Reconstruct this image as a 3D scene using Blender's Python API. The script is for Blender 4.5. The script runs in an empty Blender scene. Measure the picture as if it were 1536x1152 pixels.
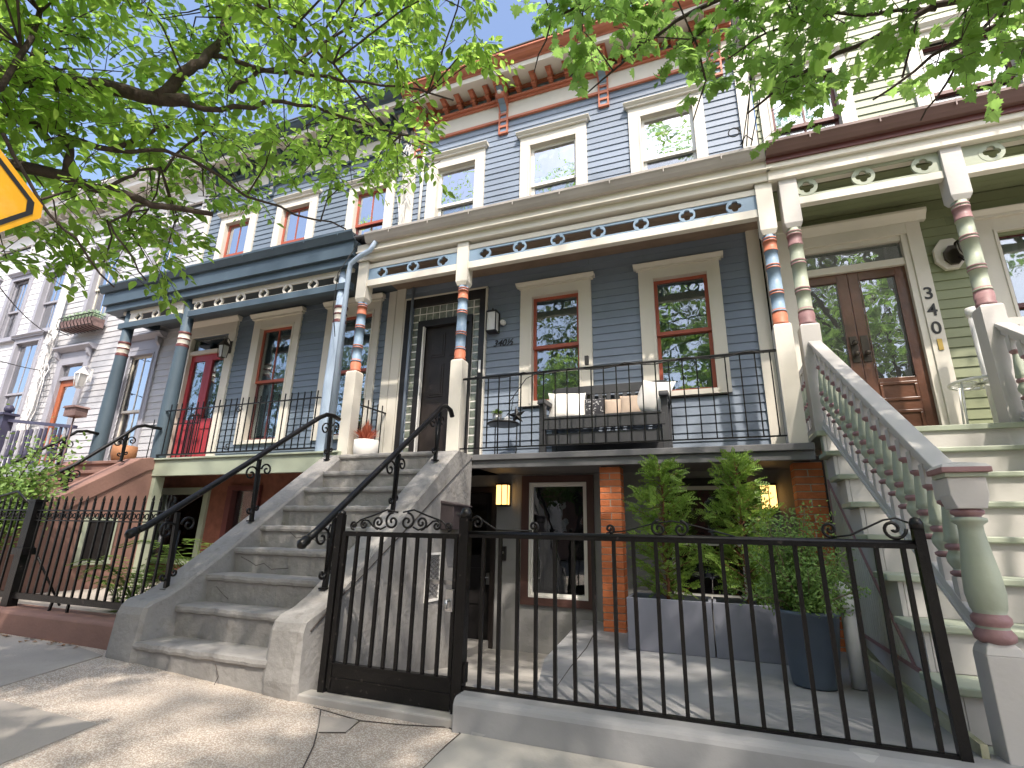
import bpy, math, random
from mathutils import Vector, Matrix
random.seed(7)
R=math.radians; PI=math.pi
scn=bpy.context.scene; col=scn.collection

# ---------------------------------------------------------------- materials
def nn(nt,t,**k):
    n=nt.nodes.new(t)
    for a,b in k.items(): setattr(n,a,b)
    return n
def mat(name,rgb,rough=.6,var=.12,scale=3,bump=.15,bscale=60,metal=0,spec=.4,dirt=None,dirtamt=.35,dscale=2.0,speck=None,isl=0):
    m=bpy.data.materials.new(name); m.use_nodes=True; nt=m.node_tree; nt.nodes.clear(); L=nt.links
    out=nn(nt,'ShaderNodeOutputMaterial'); b=nn(nt,'ShaderNodeBsdfPrincipled'); L.new(b.outputs[0],out.inputs[0])
    tc=nn(nt,'ShaderNodeTexCoord'); n1=nn(nt,'ShaderNodeTexNoise'); n1.inputs['Scale'].default_value=scale; n1.inputs['Detail'].default_value=6
    L.new(tc.outputs['Object'],n1.inputs['Vector'])
    mr=nn(nt,'ShaderNodeMapRange'); mr.inputs[1].default_value=.3; mr.inputs[2].default_value=.7; mr.inputs[3].default_value=1-var; mr.inputs[4].default_value=1+var
    L.new(n1.outputs[0],mr.inputs[0])
    mx=nn(nt,'ShaderNodeMix',data_type='RGBA',blend_type='MULTIPLY'); mx.inputs[0].default_value=1
    mx.inputs[6].default_value=(*rgb,1); L.new(mr.outputs[0],mx.inputs[7]); last=mx.outputs[2]
    if isl:
        g=nn(nt,'ShaderNodeNewGeometry'); ri=nn(nt,'ShaderNodeMapRange'); ri.inputs[3].default_value=1-isl; ri.inputs[4].default_value=1+isl; L.new(g.outputs['Random Per Island'],ri.inputs[0])
        mi_=nn(nt,'ShaderNodeMix',data_type='RGBA',blend_type='MULTIPLY'); mi_.inputs[0].default_value=1; L.new(last,mi_.inputs[6]); L.new(ri.outputs[0],mi_.inputs[7]); last=mi_.outputs[2]
    if dirt:
        n2=nn(nt,'ShaderNodeTexNoise'); n2.inputs['Scale'].default_value=dscale; n2.inputs['Detail'].default_value=10; n2.inputs['Roughness'].default_value=.7
        L.new(tc.outputs['Object'],n2.inputs['Vector'])
        r2=nn(nt,'ShaderNodeMapRange'); r2.inputs[1].default_value=.52; r2.inputs[2].default_value=.68; r2.inputs[3].default_value=0; r2.inputs[4].default_value=dirtamt
        L.new(n2.outputs[0],r2.inputs[0]); m2=nn(nt,'ShaderNodeMix',data_type='RGBA'); L.new(r2.outputs[0],m2.inputs[0]); L.new(last,m2.inputs[6]); m2.inputs[7].default_value=(*dirt,1); last=m2.outputs[2]
    if speck:
        v=nn(nt,'ShaderNodeTexVoronoi'); v.inputs['Scale'].default_value=speck[1]; L.new(tc.outputs['Object'],v.inputs['Vector'])
        sp=nn(nt,'ShaderNodeSeparateColor'); L.new(v.outputs['Color'],sp.inputs[0])
        r3=nn(nt,'ShaderNodeMapRange'); r3.inputs[1].default_value=speck[2]; r3.inputs[2].default_value=speck[2]+.05; L.new(sp.outputs[0],r3.inputs[0])
        m3=nn(nt,'ShaderNodeMix',data_type='RGBA'); L.new(r3.outputs[0],m3.inputs[0]); L.new(last,m3.inputs[6]); m3.inputs[7].default_value=(*speck[0],1); last=m3.outputs[2]
    L.new(last,b.inputs['Base Color'])
    b.inputs['Roughness'].default_value=rough; b.inputs['Metallic'].default_value=metal; b.inputs['Specular IOR Level'].default_value=spec
    if bump:
        n3=nn(nt,'ShaderNodeTexNoise'); n3.inputs['Scale'].default_value=bscale; n3.inputs['Detail'].default_value=4; L.new(tc.outputs['Object'],n3.inputs['Vector'])
        bp=nn(nt,'ShaderNodeBump'); bp.inputs['Strength'].default_value=bump; bp.inputs['Distance'].default_value=.01; L.new(n3.outputs[0],bp.inputs['Height']); L.new(bp.outputs[0],b.inputs['Normal'])
    return m
def leafmat(name,a,bcol,tr,trf=.5):
    m=bpy.data.materials.new(name); m.use_nodes=True; nt=m.node_tree; nt.nodes.clear(); L=nt.links
    out=nn(nt,'ShaderNodeOutputMaterial'); d=nn(nt,'ShaderNodeBsdfPrincipled'); t=nn(nt,'ShaderNodeBsdfTranslucent'); mx=nn(nt,'ShaderNodeMixShader')
    g=nn(nt,'ShaderNodeNewGeometry'); c=nn(nt,'ShaderNodeMix',data_type='RGBA'); c.inputs[6].default_value=(*a,1); c.inputs[7].default_value=(*bcol,1)
    L.new(g.outputs['Random Per Island'],c.inputs[0]); L.new(c.outputs[2],d.inputs['Base Color'])
    c2=nn(nt,'ShaderNodeMix',data_type='RGBA',blend_type='MULTIPLY'); c2.inputs[0].default_value=1; c2.inputs[6].default_value=(*tr,1)
    mr=nn(nt,'ShaderNodeMapRange'); mr.inputs[3].default_value=.55; mr.inputs[4].default_value=1.25; L.new(g.outputs['Random Per Island'],mr.inputs[0]); L.new(mr.outputs[0],c2.inputs[7])
    L.new(c2.outputs[2],t.inputs[0]); d.inputs['Roughness'].default_value=.45; d.inputs['Specular IOR Level'].default_value=.35
    mx.inputs[0].default_value=trf; L.new(d.outputs[0],mx.inputs[1]); L.new(t.outputs[0],mx.inputs[2]); L.new(mx.outputs[0],out.inputs[0])
    return m
def glassmat(name,refl=.35,tint=(.8,.85,.85),bump=.03,bs=3.0,rough=.0):
    m=bpy.data.materials.new(name); m.use_nodes=True; nt=m.node_tree; nt.nodes.clear(); L=nt.links
    out=nn(nt,'ShaderNodeOutputMaterial'); g=nn(nt,'ShaderNodeBsdfGlossy'); g.inputs['Roughness'].default_value=rough; g.inputs['Color'].default_value=(.95,.97,1,1)
    t=nn(nt,'ShaderNodeBsdfTransparent'); t.inputs[0].default_value=(*tint,1); mx=nn(nt,'ShaderNodeMixShader')
    lw=nn(nt,'ShaderNodeLayerWeight'); lw.inputs[0].default_value=.35
    ad=nn(nt,'ShaderNodeMath',operation='MULTIPLY_ADD'); ad.inputs[1].default_value=.6; ad.inputs[2].default_value=refl; L.new(lw.outputs['Fresnel'],ad.inputs[0])
    L.new(ad.outputs[0],mx.inputs[0]); L.new(t.outputs[0],mx.inputs[1]); L.new(g.outputs[0],mx.inputs[2]); L.new(mx.outputs[0],out.inputs[0])
    tc=nn(nt,'ShaderNodeTexCoord'); n3=nn(nt,'ShaderNodeTexNoise'); n3.inputs['Scale'].default_value=bs; L.new(tc.outputs['Object'],n3.inputs['Vector'])
    bp=nn(nt,'ShaderNodeBump'); bp.inputs['Strength'].default_value=bump; bp.inputs['Distance'].default_value=.1; L.new(n3.outputs[0],bp.inputs['Height']); L.new(bp.outputs[0],g.inputs['Normal'])
    return m
def emat(name,rgb,s):
    m=bpy.data.materials.new(name); m.use_nodes=True; b=m.node_tree.nodes['Principled BSDF']
    b.inputs['Base Color'].default_value=(*rgb,1); b.inputs['Emission Color'].default_value=(*rgb,1); b.inputs['Emission Strength'].default_value=s
    return m
M={}
def mk(n,*a,**k): M[n]=mat(n,*a,**k)
mk('blue_siding',(.198,.24,.305),.55,.1,1.2,.12,25,isl=.07,dirt=(.10,.10,.09),dirtamt=.14,dscale=1.3)
mk('blue_trim',(.20,.285,.38),.5,.06)
mk('cream',(.64,.605,.53),.5,.05,2,.1,40,dirt=(.5,.45,.36),dirtamt=.25)
mk('white_trim',(.78,.76,.72),.5,.04,2,.1,40)
mk('terracotta_paint',(.44,.15,.085),.5,.1,4,.15,50)
mk('red_sash',(.36,.09,.055),.45,.08)
mk('red_paint',(.36,.04,.05),.35,.08)
mk('maroon',(.11,.032,.03),.45,.15)
mk('frame_brown',(.075,.036,.03),.5,.1)
mk('mauve',(.27,.155,.155),.5,.18,9,.3,35)
mk('deck_grey',(.135,.135,.14),.6,.12,3,.2,40,dirt=(.2,.19,.18),dirtamt=.3)
mk('stoop_grey',(.25,.24,.228),.8,.13,2.2,.9,22,dirt=(.17,.155,.14),dirtamt=.55,dscale=4.5,speck=((.16,.145,.13),26,.975))
mk('wall_grey',(.255,.25,.245),.75,.1,2,.4,25)
mk('patio_grey',(.26,.26,.262),.65,.15,1.5,.25,20,dirt=(.24,.225,.21),dirtamt=.45,dscale=1.6,speck=((.5,.49,.47),14,.985))
mk('walk_light',(.33,.315,.295),.75,.15,2,.3,25,dirt=(.22,.2,.18),dirtamt=.4)
mk('teal',(.062,.092,.118),.5,.12,3,.1,40)
mk('teal_siding',(.15,.19,.24),.55,.1,1.2,.12,25,isl=.07,dirt=(.10,.10,.09),dirtamt=.14,dscale=1.3)
mk('lavender_siding',(.48,.485,.505),.55,.05,1,.1,25,isl=.07,dirt=(.10,.10,.09),dirtamt=.14,dscale=1.3)
mk('lilac_trim',(.33,.33,.37),.5,.06)
mk('purple',(.06,.058,.10),.5,.1)
mk('white_siding',(.64,.645,.67),.55,.05,1,.1,25,isl=.07,dirt=(.10,.10,.09),dirtamt=.14,dscale=1.3)
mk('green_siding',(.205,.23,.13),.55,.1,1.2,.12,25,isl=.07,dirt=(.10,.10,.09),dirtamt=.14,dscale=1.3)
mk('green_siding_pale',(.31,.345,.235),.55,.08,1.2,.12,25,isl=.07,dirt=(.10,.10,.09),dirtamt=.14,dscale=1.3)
mk('sage',(.335,.37,.285),.5,.08,3,.12,40,dirt=(.22,.24,.19),dirtamt=.25)
mk('sage_light',(.50,.50,.43),.5,.08,3,.12,40,dirt=(.3,.3,.24),dirtamt=.25)
mk('pale_riser',(.48,.46,.435),.5,.06,2,.1,40,dirt=(.42,.37,.33),dirtamt=.25)
mk('brownstone',(.22,.125,.10),.8,.14,2,.4,25,dirt=(.2,.1,.08),dirtamt=.3)
mk('black_iron',(.005,.0045,.0045),.36,.3,20,.2,90,spec=.3,speck=((.12,.10,.09),70,.985))
mk('black_paint',(.02,.018,.018),.4,.2,8,.1)
mk('dark_door',(.024,.018,.016),.4,.25,6,.2,30)
mk('wood_door',(.12,.05,.028),.3,.35,5,.2,30,spec=.6)
mk('orange_door',(.36,.11,.05),.5,.15)
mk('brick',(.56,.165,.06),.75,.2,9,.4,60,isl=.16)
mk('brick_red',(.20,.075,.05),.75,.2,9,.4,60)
mk('mortar',(.5,.44,.38),.9,.1,20,.5)
mk('gutter_metal',(.34,.31,.28),.45,.1,2,.08,20,spec=.5)
mk('brown_gutter',(.13,.075,.065),.4,.1,2,.08,20)
mk('pipe_blue',(.36,.45,.56),.45,.08)
mk('pvc',(.74,.74,.74),.35,.03)
mk('white_metal',(.75,.75,.73),.4,.05)
mk('porch_ceiling',(.26,.19,.14),.6,.15,3,.1)
mk('porch_dark',(.07,.085,.10),.6,.1)
mk('roofing',(.08,.08,.085),.8,.2)
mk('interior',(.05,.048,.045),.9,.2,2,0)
mk('shade',(.62,.62,.58),.8,.05,8,.1)
mk('curtain_reflect',(.27,.29,.26),.85,.2,3,.2,6)  # tree reflections in the panes put into this grey-green curtain colour
mk('curtain',(.6,.6,.58),.85,.15,3,.2,6)
mk('bench_grey',(.045,.046,.05),.5,.12,8,.1)
mk('cushion_white',(.74,.72,.68),.9,.06,6,.5,120)
mk('cushion_tan',(.47,.37,.29),.9,.08,6,.5,120)
mk('cushion_dark',(.03,.03,.035),.9,.3,40,.5,120,speck=((.3,.3,.3),60,.8))
mk('planter',(.22,.225,.27),.55,.12,2.5,.1,20,dirt=(.18,.18,.2),dirtamt=.3)
mk('pot_blue',(.08,.105,.14),.4,.15,3,.1,20,dirt=(.12,.13,.15),dirtamt=.4)
mk('soil',(.035,.025,.018),.95,.3,30,.8,60)
mk('terracotta_pot',(.32,.15,.07),.7,.12,4,.2)
mk('white_pot',(.72,.69,.65),.45,.05)
mk('bark',(.055,.04,.032),.85,.35,25,1.0,60)
mk('bark_pale',(.22,.17,.11),.85,.25,25,.7,60)
mk('bark_red',(.2,.08,.045),.8,.25,25,.7,60)
mk('brass',(.55,.38,.12),.35,.1,4,.1,30,metal=1)
mk('bronze',(.06,.05,.04),.4,.2,6,.1,30,metal=.6)
mk('steel',(.45,.45,.45),.3,.1,4,.1,30,metal=.8)
mk('cable_black',(.012,.012,.012),.6,.1,5,0)
mk('cable_white',(.6,.6,.6),.6,.1,5,0)
mk('mailbox_brown',(.05,.04,.042),.45,.1)
mk('sign_yellow',(.85,.42,.015),.35,.05,6,.05,30,dirt=(.9,.6,.2),dirtamt=.35,dscale=4)
mk('asphalt',(.05,.05,.052),.85,.2,3,.6,120)
mk('aggregate',(.36,.295,.243),.8,.22,1.4,.9,110,dirt=(.24,.20,.165),dirtamt=.4,dscale=2.2,speck=((.56,.51,.45),190,.6))
mk('slab_pale',(.38,.355,.315),.85,.12,1.6,.3,60,dirt=(.32,.28,.24),dirtamt=.4)
mk('slab_grey',(.33,.30,.268),.85,.14,1.6,.3,60,dirt=(.22,.2,.18),dirtamt=.4)
mk('moss_board',(.40,.39,.27),.8,.2,4,.3,30,dirt=(.20,.24,.07),dirtamt=.8,dscale=6)
mk('number_black',(.01,.01,.01),.4,0,1,0)
mk('wicker',(.2,.13,.12),.7,.2,20,.4,60)
mk('litter_brown',(.2,.11,.05),.8,.3,30,.2)
mk('crack',(.06,.05,.045),.95,.2,20,.2)
M['glass']=glassmat('window_glass',.13)
M['glass_bright']=glassmat('window_glass_bright',.55,bump=.05)
M['glass_dark']=glassmat('window_glass_dark',.10,(.5,.5,.5))
mk('glass_block',(.20,.225,.185),.12,.35,14,.6,30,spec=.8)
M['lamp_off']=mat('lamp_glass_white',(.75,.75,.74),.3,.02,1,0)
M['lamp_clear']=mat('lamp_glass_clear',(.45,.44,.42),.1,.1,6,0,spec=.8)
M['lamp_on']=emat('lamp_glass_lit',(1.0,.56,.17),1.15)
M['cherry_leaf']=leafmat('cherry_leaf',(.10,.19,.025),(.20,.33,.04),(.52,.78,.15),.6)
M['maple_leaf']=leafmat('maple_leaf',(.10,.20,.03),(.18,.32,.05),(.40,.64,.15),.55)
M['cedar_leaf']=leafmat('cedar_leaf',(.15,.26,.05),(.30,.44,.10),(.45,.65,.12),.35)
M['box_leaf']=leafmat('boxwood_leaf',(.10,.19,.04),(.22,.34,.09),(.35,.52,.12),.3)
M['far_leaf']=leafmat('far_leaf',(.05,.085,.02),(.10,.15,.04),(.2,.3,.06),.25)
M['fern_leaf']=leafmat('fern_leaf',(.10,.18,.03),(.2,.3,.06),(.3,.45,.06),.35)
M['red_leaf']=leafmat('red_leaf',(.35,.07,.04),(.5,.2,.12),(.6,.15,.08),.3)
M['pale_leaf']=leafmat('pale_leaf',(.3,.42,.3),(.45,.55,.4),(.4,.6,.3),.3)

# ---------------------------------------------------------------- mesh helpers
class MB:
    def __init__(s): s.v=[]; s.f=[]; s.m=[]; s.s=[]
    def add(s,vs,fs,mi=0,smooth=False):
        o=len(s.v); s.v+=[tuple(p) for p in vs]
        for f in fs: s.f.append([o+i for i in f]); s.m.append(mi); s.s.append(smooth)
        return s
    def box(s,x0,x1,y0,y1,z0,z1,mi=0):
        if x0>x1:x0,x1=x1,x0
        if y0>y1:y0,y1=y1,y0
        if z0>z1:z0,z1=z1,z0
        v=[(x,y,z) for z in(z0,z1) for y in(y0,y1) for x in(x0,x1)]
        return s.add(v,[(0,2,3,1),(4,5,7,6),(0,1,5,4),(2,6,7,3),(0,4,6,2),(1,3,7,5)],mi)
    def prism(s,poly,axis,a,b,mi=0):
        # poly in the two other axes (order x,y / x,z / y,z); extruded along axis
        def P(p,t):
            if axis=='x': return (t,p[0],p[1])
            if axis=='y': return (p[0],t,p[1])
            return (p[0],p[1],t)
        n=len(poly); v=[P(p,a) for p in poly]+[P(p,b) for p in poly]
        f=[list(range(n))[::-1],list(range(n,2*n))]+[(i,(i+1)%n,n+(i+1)%n,n+i) for i in range(n)]
        return s.add(v,f,mi)
    def bar(s,p,q,w,h=None,mi=0,up=(0,0,1)):
        p=Vector(p);q=Vector(q);h=h or w; d=(q-p).normalized(); u=Vector(up)
        if abs(d.dot(u))>.99: u=Vector((0,1,0))
        a=d.cross(u).normalized()*w/2; b=a.cross(d).normalized()*h/2
        v=[p-a-b,p+a-b,p+a+b,p-a+b,q-a-b,q+a-b,q+a+b,q-a+b]
        return s.add(v,[(3,2,1,0),(4,5,6,7),(0,1,5,4),(1,2,6,5),(2,3,7,6),(3,0,4,7)],mi)
    def tube(s,pts,r,seg=8,mi=0,cap=True,smooth=True):
        pts=[Vector(p) for p in pts]; n=len(pts); rs=r if isinstance(r,(list,tuple)) else [r]*n
        vs=[]; prev=None
        for i,p in enumerate(pts):
            d=(pts[min(i+1,n-1)]-pts[max(i-1,0)])
            d=d.normalized() if d.length>1e-9 else Vector((0,0,1))
            if prev is None:
                u=Vector((0,0,1)) if abs(d.z)<.9 else Vector((0,1,0)); a=d.cross(u).normalized()
            else:
                a=(prev-d*prev.dot(d)); a=a.normalized() if a.length>1e-6 else d.cross(Vector((0,0,1))).normalized()
            prev=a; b=d.cross(a)
            for k in range(seg):
                t=2*PI*k/seg; vs.append(p+(a*math.cos(t)+b*math.sin(t))*rs[i])
        fs=[]
        for i in range(n-1):
            for k in range(seg): fs.append((i*seg+k,i*seg+(k+1)%seg,(i+1)*seg+(k+1)%seg,(i+1)*seg+k))
        if cap: fs.append(list(range(seg))[::-1]); fs.append([(n-1)*seg+k for k in range(seg)])
        return s.add(vs,fs,mi,smooth)
    def lathe(s,prof,c=(0,0,0),seg=20,mi=0,mats=None,rot=0):
        # prof: (r,z); mats: material index per band
        vs=[(c[0]+r*math.cos(rot+2*PI*k/seg),c[1]+r*math.sin(rot+2*PI*k/seg),c[2]+z) for r,z in prof for k in range(seg)]
        for i in range(len(prof)-1):
            pass
        o=len(s.v); s.v+=vs
        for i in range(len(prof)-1):
            for k in range(seg):
                s.f.append([o+i*seg+k,o+i*seg+(k+1)%seg,o+(i+1)*seg+(k+1)%seg,o+(i+1)*seg+k]); s.m.append(mats[i] if mats else mi); s.s.append(seg>8)
        s.f.append([o+k for k in range(seg)][::-1]); s.m.append(mats[0] if mats else mi); s.s.append(False)
        s.f.append([o+(len(prof)-1)*seg+k for k in range(seg)]); s.m.append(mats[-1] if mats else mi); s.s.append(False)
        return s
    def build(s,name,ms,parent=None,label=None,bevel=0,pos=None):
        me=bpy.data.meshes.new(name); me.from_pydata(s.v,[],s.f)
        if not isinstance(ms,(list,tuple)): ms=[ms]
        for m in ms: me.materials.append(M[m] if isinstance(m,str) else m)
        me.polygons.foreach_set('material_index',s.m); me.polygons.foreach_set('use_smooth',s.s); me.update()
        o=bpy.data.objects.new(name,me); col.objects.link(o)
        if parent is not None: o.parent=parent
        if pos: o.location=pos
        if label: o['label']=label
        if bevel:
            b=o.modifiers.new('bevel','BEVEL'); b.width=bevel; b.segments=2; b.limit_method='ANGLE'; b.angle_limit=R(40)
        return o
def tag(o,label=None,cat=None,group=None,kind=None):
    if label: o['label']=label
    if cat: o['category']=cat
    if group: o['group']=group
    if kind: o['kind']=kind
    return o
def thing(name,label,cat,group=None,loc=(0,0,0)):
    o=bpy.data.objects.new(name,None); o.empty_display_size=.2; col.objects.link(o); o.location=loc
    return tag(o,label,cat,group)
def struct(o): o['kind']='structure'; return o
def copy_tree(o,parent=None):
    c=o.copy(); col.objects.link(c); c.parent=parent
    for ch in list(o.children): copy_tree(ch,c)
    return c
def box(name,m,parent,*a,bevel=0,label=None): return MB().box(*a).build(name,m,parent,bevel=bevel,label=label)
def text(name,s,size,loc,rot,m,parent,shear=0,depth=.004,xs=1):
    cu=bpy.data.curves.new(name,'FONT'); cu.body=s; cu.size=size; cu.extrude=depth; cu.shear=shear; cu.align_x='CENTER'; cu.offset=size*.012
    t=bpy.data.objects.new(name+'_c',cu); col.objects.link(t); bpy.context.view_layer.update()
    me=bpy.data.meshes.new_from_object(t.evaluated_get(bpy.context.evaluated_depsgraph_get())); bpy.data.objects.remove(t)
    o=bpy.data.objects.new(name,me); col.objects.link(o); me.materials.clear(); me.materials.append(M[m]); o.location=loc; o.rotation_euler=rot; o.parent=parent
    o.scale=(xs,1,1)
    return o
def spiral(c,r,turns,a0,plane='xz',dirn=1,n=22,rmin=.12):
    # spiral points from outer (angle a0) to the centre
    P=[]
    for i in range(n+1):
        t=i/n; rr=r*(1-t*(1-rmin)); a=a0+dirn*2*PI*turns*t
        u,v=rr*math.cos(a),rr*math.sin(a)
        P.append((c[0]+u,c[1],c[2]+v) if plane=='xz' else (c[0],c[1]+u,c[2]+v))
    return P
def cutspan(x0,x1,holes):
    segs=[(x0,x1)]
    for a,b in holes:
        ns=[]
        for s,e in segs:
            if b<=s or a>=e: ns.append((s,e)); continue
            if a>s: ns.append((s,a))
            if b<e: ns.append((b,e))
        segs=ns
    return [q for q in segs if q[1]-q[0]>.005]
def siding(name,m,parent,x0,x1,z0,z1,y,holes=(),e=.103,t=.017):
    b=MB(); z=z0
    while z<z1-.001:
        zt=min(z+e,z1); hs=[(h[0],h[1]) for h in holes if h[2]<(z+zt)/2<h[3]]
        spans=[]
        for s,q in cutspan(x0,x1,hs):
            while q-s>3.2:
                l=random.uniform(1.2,2.6); spans.append((s,s+l-.0015)); s+=l
            spans.append((s,q))
        for s,q in spans:
            # break long courses into boards with slightly different set
            j=random.uniform(-.0015,.0015)
            b.add([(s,y-t+j,z),(q,y-t+j,z),(q,y-.004,zt+.006),(s,y-.004,zt+.006),(s,y+.02,z),(q,y+.02,z)],[(0,1,2,3),(4,5,1,0)])
        z+=e
    return b.build(name,m,parent)
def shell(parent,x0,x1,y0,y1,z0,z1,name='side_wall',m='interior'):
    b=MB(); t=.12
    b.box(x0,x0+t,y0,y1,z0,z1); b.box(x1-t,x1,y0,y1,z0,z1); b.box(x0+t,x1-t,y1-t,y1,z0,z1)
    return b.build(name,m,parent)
def window(parent,y,co,so,zm,casing='cream',sash='red_sash',sash2=None,blind=(.5,'shade'),glass='glass',munt=0,crown=.05,cd=.045,sill=False,glass2=None,crownw=.055,label=None,pane_l=None,inner=True):
    """co casing outer (x0,x1,z0,z1); so sash outer; zm meeting rail height"""
    x0,x1,z0,z1=co; a,c,d,e=so; sash2=sash2 or sash
    b=MB()
    b.box(x0,a,y-cd,y+.03,z0,z1); b.box(c,x1,y-cd,y+.03,z0,z1); b.box(a,c,y-cd+.002,y+.03,e,z1); b.box(a,c,y-cd-.012,y+.1,z0,d)
    if inner:
        for u,w in ((a-.028,a-.002),(c+.002,c+.028)): b.box(u,w,y-cd-.01,y-cd,z0+.03,e+.02)
        b.box(a-.028,c+.028,y-cd-.011,y-cd,e+.002,e+.026)
    # jamb lining
    b.box(a-.01,a,y+.03,y+.15,d,e); b.box(c,c+.01,y+.03,y+.15,d,e); b.box(a,c,y+.03,y+.15,e,e+.01)
    if crown:
        b.box(x0-crownw*.5,x1+crownw*.5,y-cd-.035,y+.02,z1,z1+crown*.5); b.prism([(y+.02,z1+crown*.5),(y-cd-.04,z1+crown*.5),(y-cd-.075,z1+crown*1.15),(y-cd-.075,z1+crown*1.35),(y+.02,z1+crown*1.5)],'x',x0-crownw,x1+crownw)
    if sill: b.box(x0-.03,x1+.03,y-cd-.05,y+.05,z0-.045,z0)
    w=b.build('window',casing,parent,label=label)
    def sashf(nm,zb,zt,yy,mm,g):
        s=MB(); r=.042
        s.box(a,a+r,yy,yy+.03,zb,zt); s.box(c-r,c,yy,yy+.03,zb,zt); s.box(a+r,c-r,yy+.001,yy+.029,zt-r,zt); s.box(a+r,c-r,yy+.001,yy+.029,zb,zb+r*1.1)
        for k in range(munt):
            xm=a+(c-a)*(k+1)/(munt+1); s.box(xm-.011,xm+.011,yy+.004,yy+.026,zb+r*1.1,zt-r)
        so_=s.build(nm,mm,w); 
        MB().box(a+r-.003,c-r+.003,yy+.012,yy+.018,zb+r,zt-r+.003).build('pane',g,so_)
    sashf('upper_sash',zm-.02,e,y+.03,sash,glass); sashf('lower_sash',d,zm+.02,y+.066,sash2,glass2 or glass)
    if blind:
        fr,bm=blind; zz=e-(e-d)*fr
        s=MB(); n=24; 
        for k in range(n):
            u0=a+.01+(c-a-.02)*k/n; u1=a+.01+(c-a-.02)*(k+1)/n; q0=.012*math.sin(k*1.9); q1=.012*math.sin((k+1)*1.9)
            if bm!='curtain': q0=q1=0
            s.add([(u0,y+.14+q0,zz),(u1,y+.14+q1,zz),(u1,y+.14+q1,e-.01),(u0,y+.14+q0,e-.01)],[(0,1,2,3)],0,bm=='curtain')
        s.build('blind' if bm!='curtain' else 'curtain',bm,w)
    return w
# ---------------------------------------------------------------- building kit
YW=6.1; DZ=1.85
def ring(b,cx,cz,y0,y1,ro,d,q,mi=0,N=40):
    vs=[]
    for k in range(N):
        t=2*PI*k/N; ph=(t+PI/4)%(PI/2)-PI/4; r=d*math.cos(ph)+math.sqrt(max(q*q-(d*math.sin(ph))**2,1e-8))
        c,s=math.cos(t),math.sin(t)
        vs+=[(cx+ro*c,y0,cz+ro*s),(cx+r*c,y0,cz+r*s),(cx+ro*c,y1,cz+ro*s),(cx+r*c,y1,cz+r*s)]
    fs=[]
    for k in range(N):
        a=4*k; n=4*((k+1)%N)
        fs+=[(a,n,n+1,a+1),(a+2,a+3,n+3,n+2),(a+1,n+1,n+3,a+3),(a,a+2,n+2,n)]
    b.add(vs,fs,mi)
def fret(parent,x0,x1,cs,zb,zt,y,m,th=.022,R_=.088,ends=True,label=None):
    b=MB(); zc=(zb+zt)/2; h=(zt-zb)/2; st=.028
    b.box(x0,x1,y,y+th,zt-st,zt); b.box(x0,x1,y,y+th,zb,zb+st)
    for c in cs: ring(b,c,zc,y-.003,y+th+.003,R_,.036,.032)
    w=R_*.9
    def endpanel(a,c,side):
        # solid board up to the ring
        n=8; lo=zb+st; hi=zt-st; pts=[]
        for k in range(n+1):
            z=lo+(hi-lo)*k/n; dz=z-zc; dx=math.sqrt(max((R_*.93)**2-dz*dz,0)); pts.append((c-side*dx,z))
        poly=[(a,lo)]+pts+[(a,hi)]
        b.prism(poly if side>0 else poly[::-1],'y',y,y+th)
    if ends:
        if cs[0]-x0>R_: endpanel(x0,cs[0],1)
        if x1-cs[-1]>R_: endpanel(x1,cs[-1],-1)
    return b.build('fretwork',m,parent,label=label)
def post(parent,x,y,zb,zs,zh,zt,w,ms,lab=None,cap=True):
    """lower square zb..zs, turned zs..zh, upper square zh..zt ; ms=(square,shaft,ring)"""
    p=MB(); h=w/2
    p.box(x-h,x+h,y-h,y+h,zb,zs-.02); p.lathe([(h*1.414,0),(h*1.2,.02)],(x,y,zs-.02),4,rot=PI/4)
    o=p.build('post',ms[0],parent,bevel=.003); p=MB(); p.box(x-h,x+h,y-h,y+h,zh+.05,zt)
    p.lathe([(h*1.05,0),(h*1.414,.05)],(x,y,zh),4,rot=PI/4)
    if cap: p.box(x-h-.012,x+h+.012,y-h-.012,y+h+.012,zt-.06,zt-.035); p.box(x-h-.022,x+h+.022,y-h-.022,y+h+.022,zt-.035,zt)
    p.build('capital_block',ms[0],o,bevel=.003)
    T=zh-zs; r=h*.86
    bands=[(0,.03,1.0,1.05,2),(.03,.07,.9,1.02,2),(.07,.11,1.02,1.02,2),(.11,.14,1.02,.9,2),(.14,.155,.98,.98,1),(.155,.17,.98,.9,2),
      (.17,.33,.88,.9,1),(.33,.345,.98,.98,2),(.345,.36,.9,.9,1),(.36,.375,.98,.98,2),(.375,.62,.9,.9,1),(.62,.635,.98,.98,2),(.635,.65,.9,.9,1),(.65,.665,.98,.98,2),
      (.665,.82,.9,.88,1),(.82,.835,.98,.98,2),(.835,.93,.92,.92,2),(.93,.945,.99,.99,2),(.945,.96,.9,.9,1),(.96,.975,.99,.99,2),(.975,1,.88,.95,1)]
    prof=[];mi=[]
    for a,c,r0,r1,m in bands:
        prof+=[(r*r0,a*T),(r*r1,c*T)]; mi+=[m-1,m-1]
    MB().lathe(prof,(x,y,zs),24,mats=mi[:-1]).build('turned_shaft',[ms[1],ms[2]],o)
    return o
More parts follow.
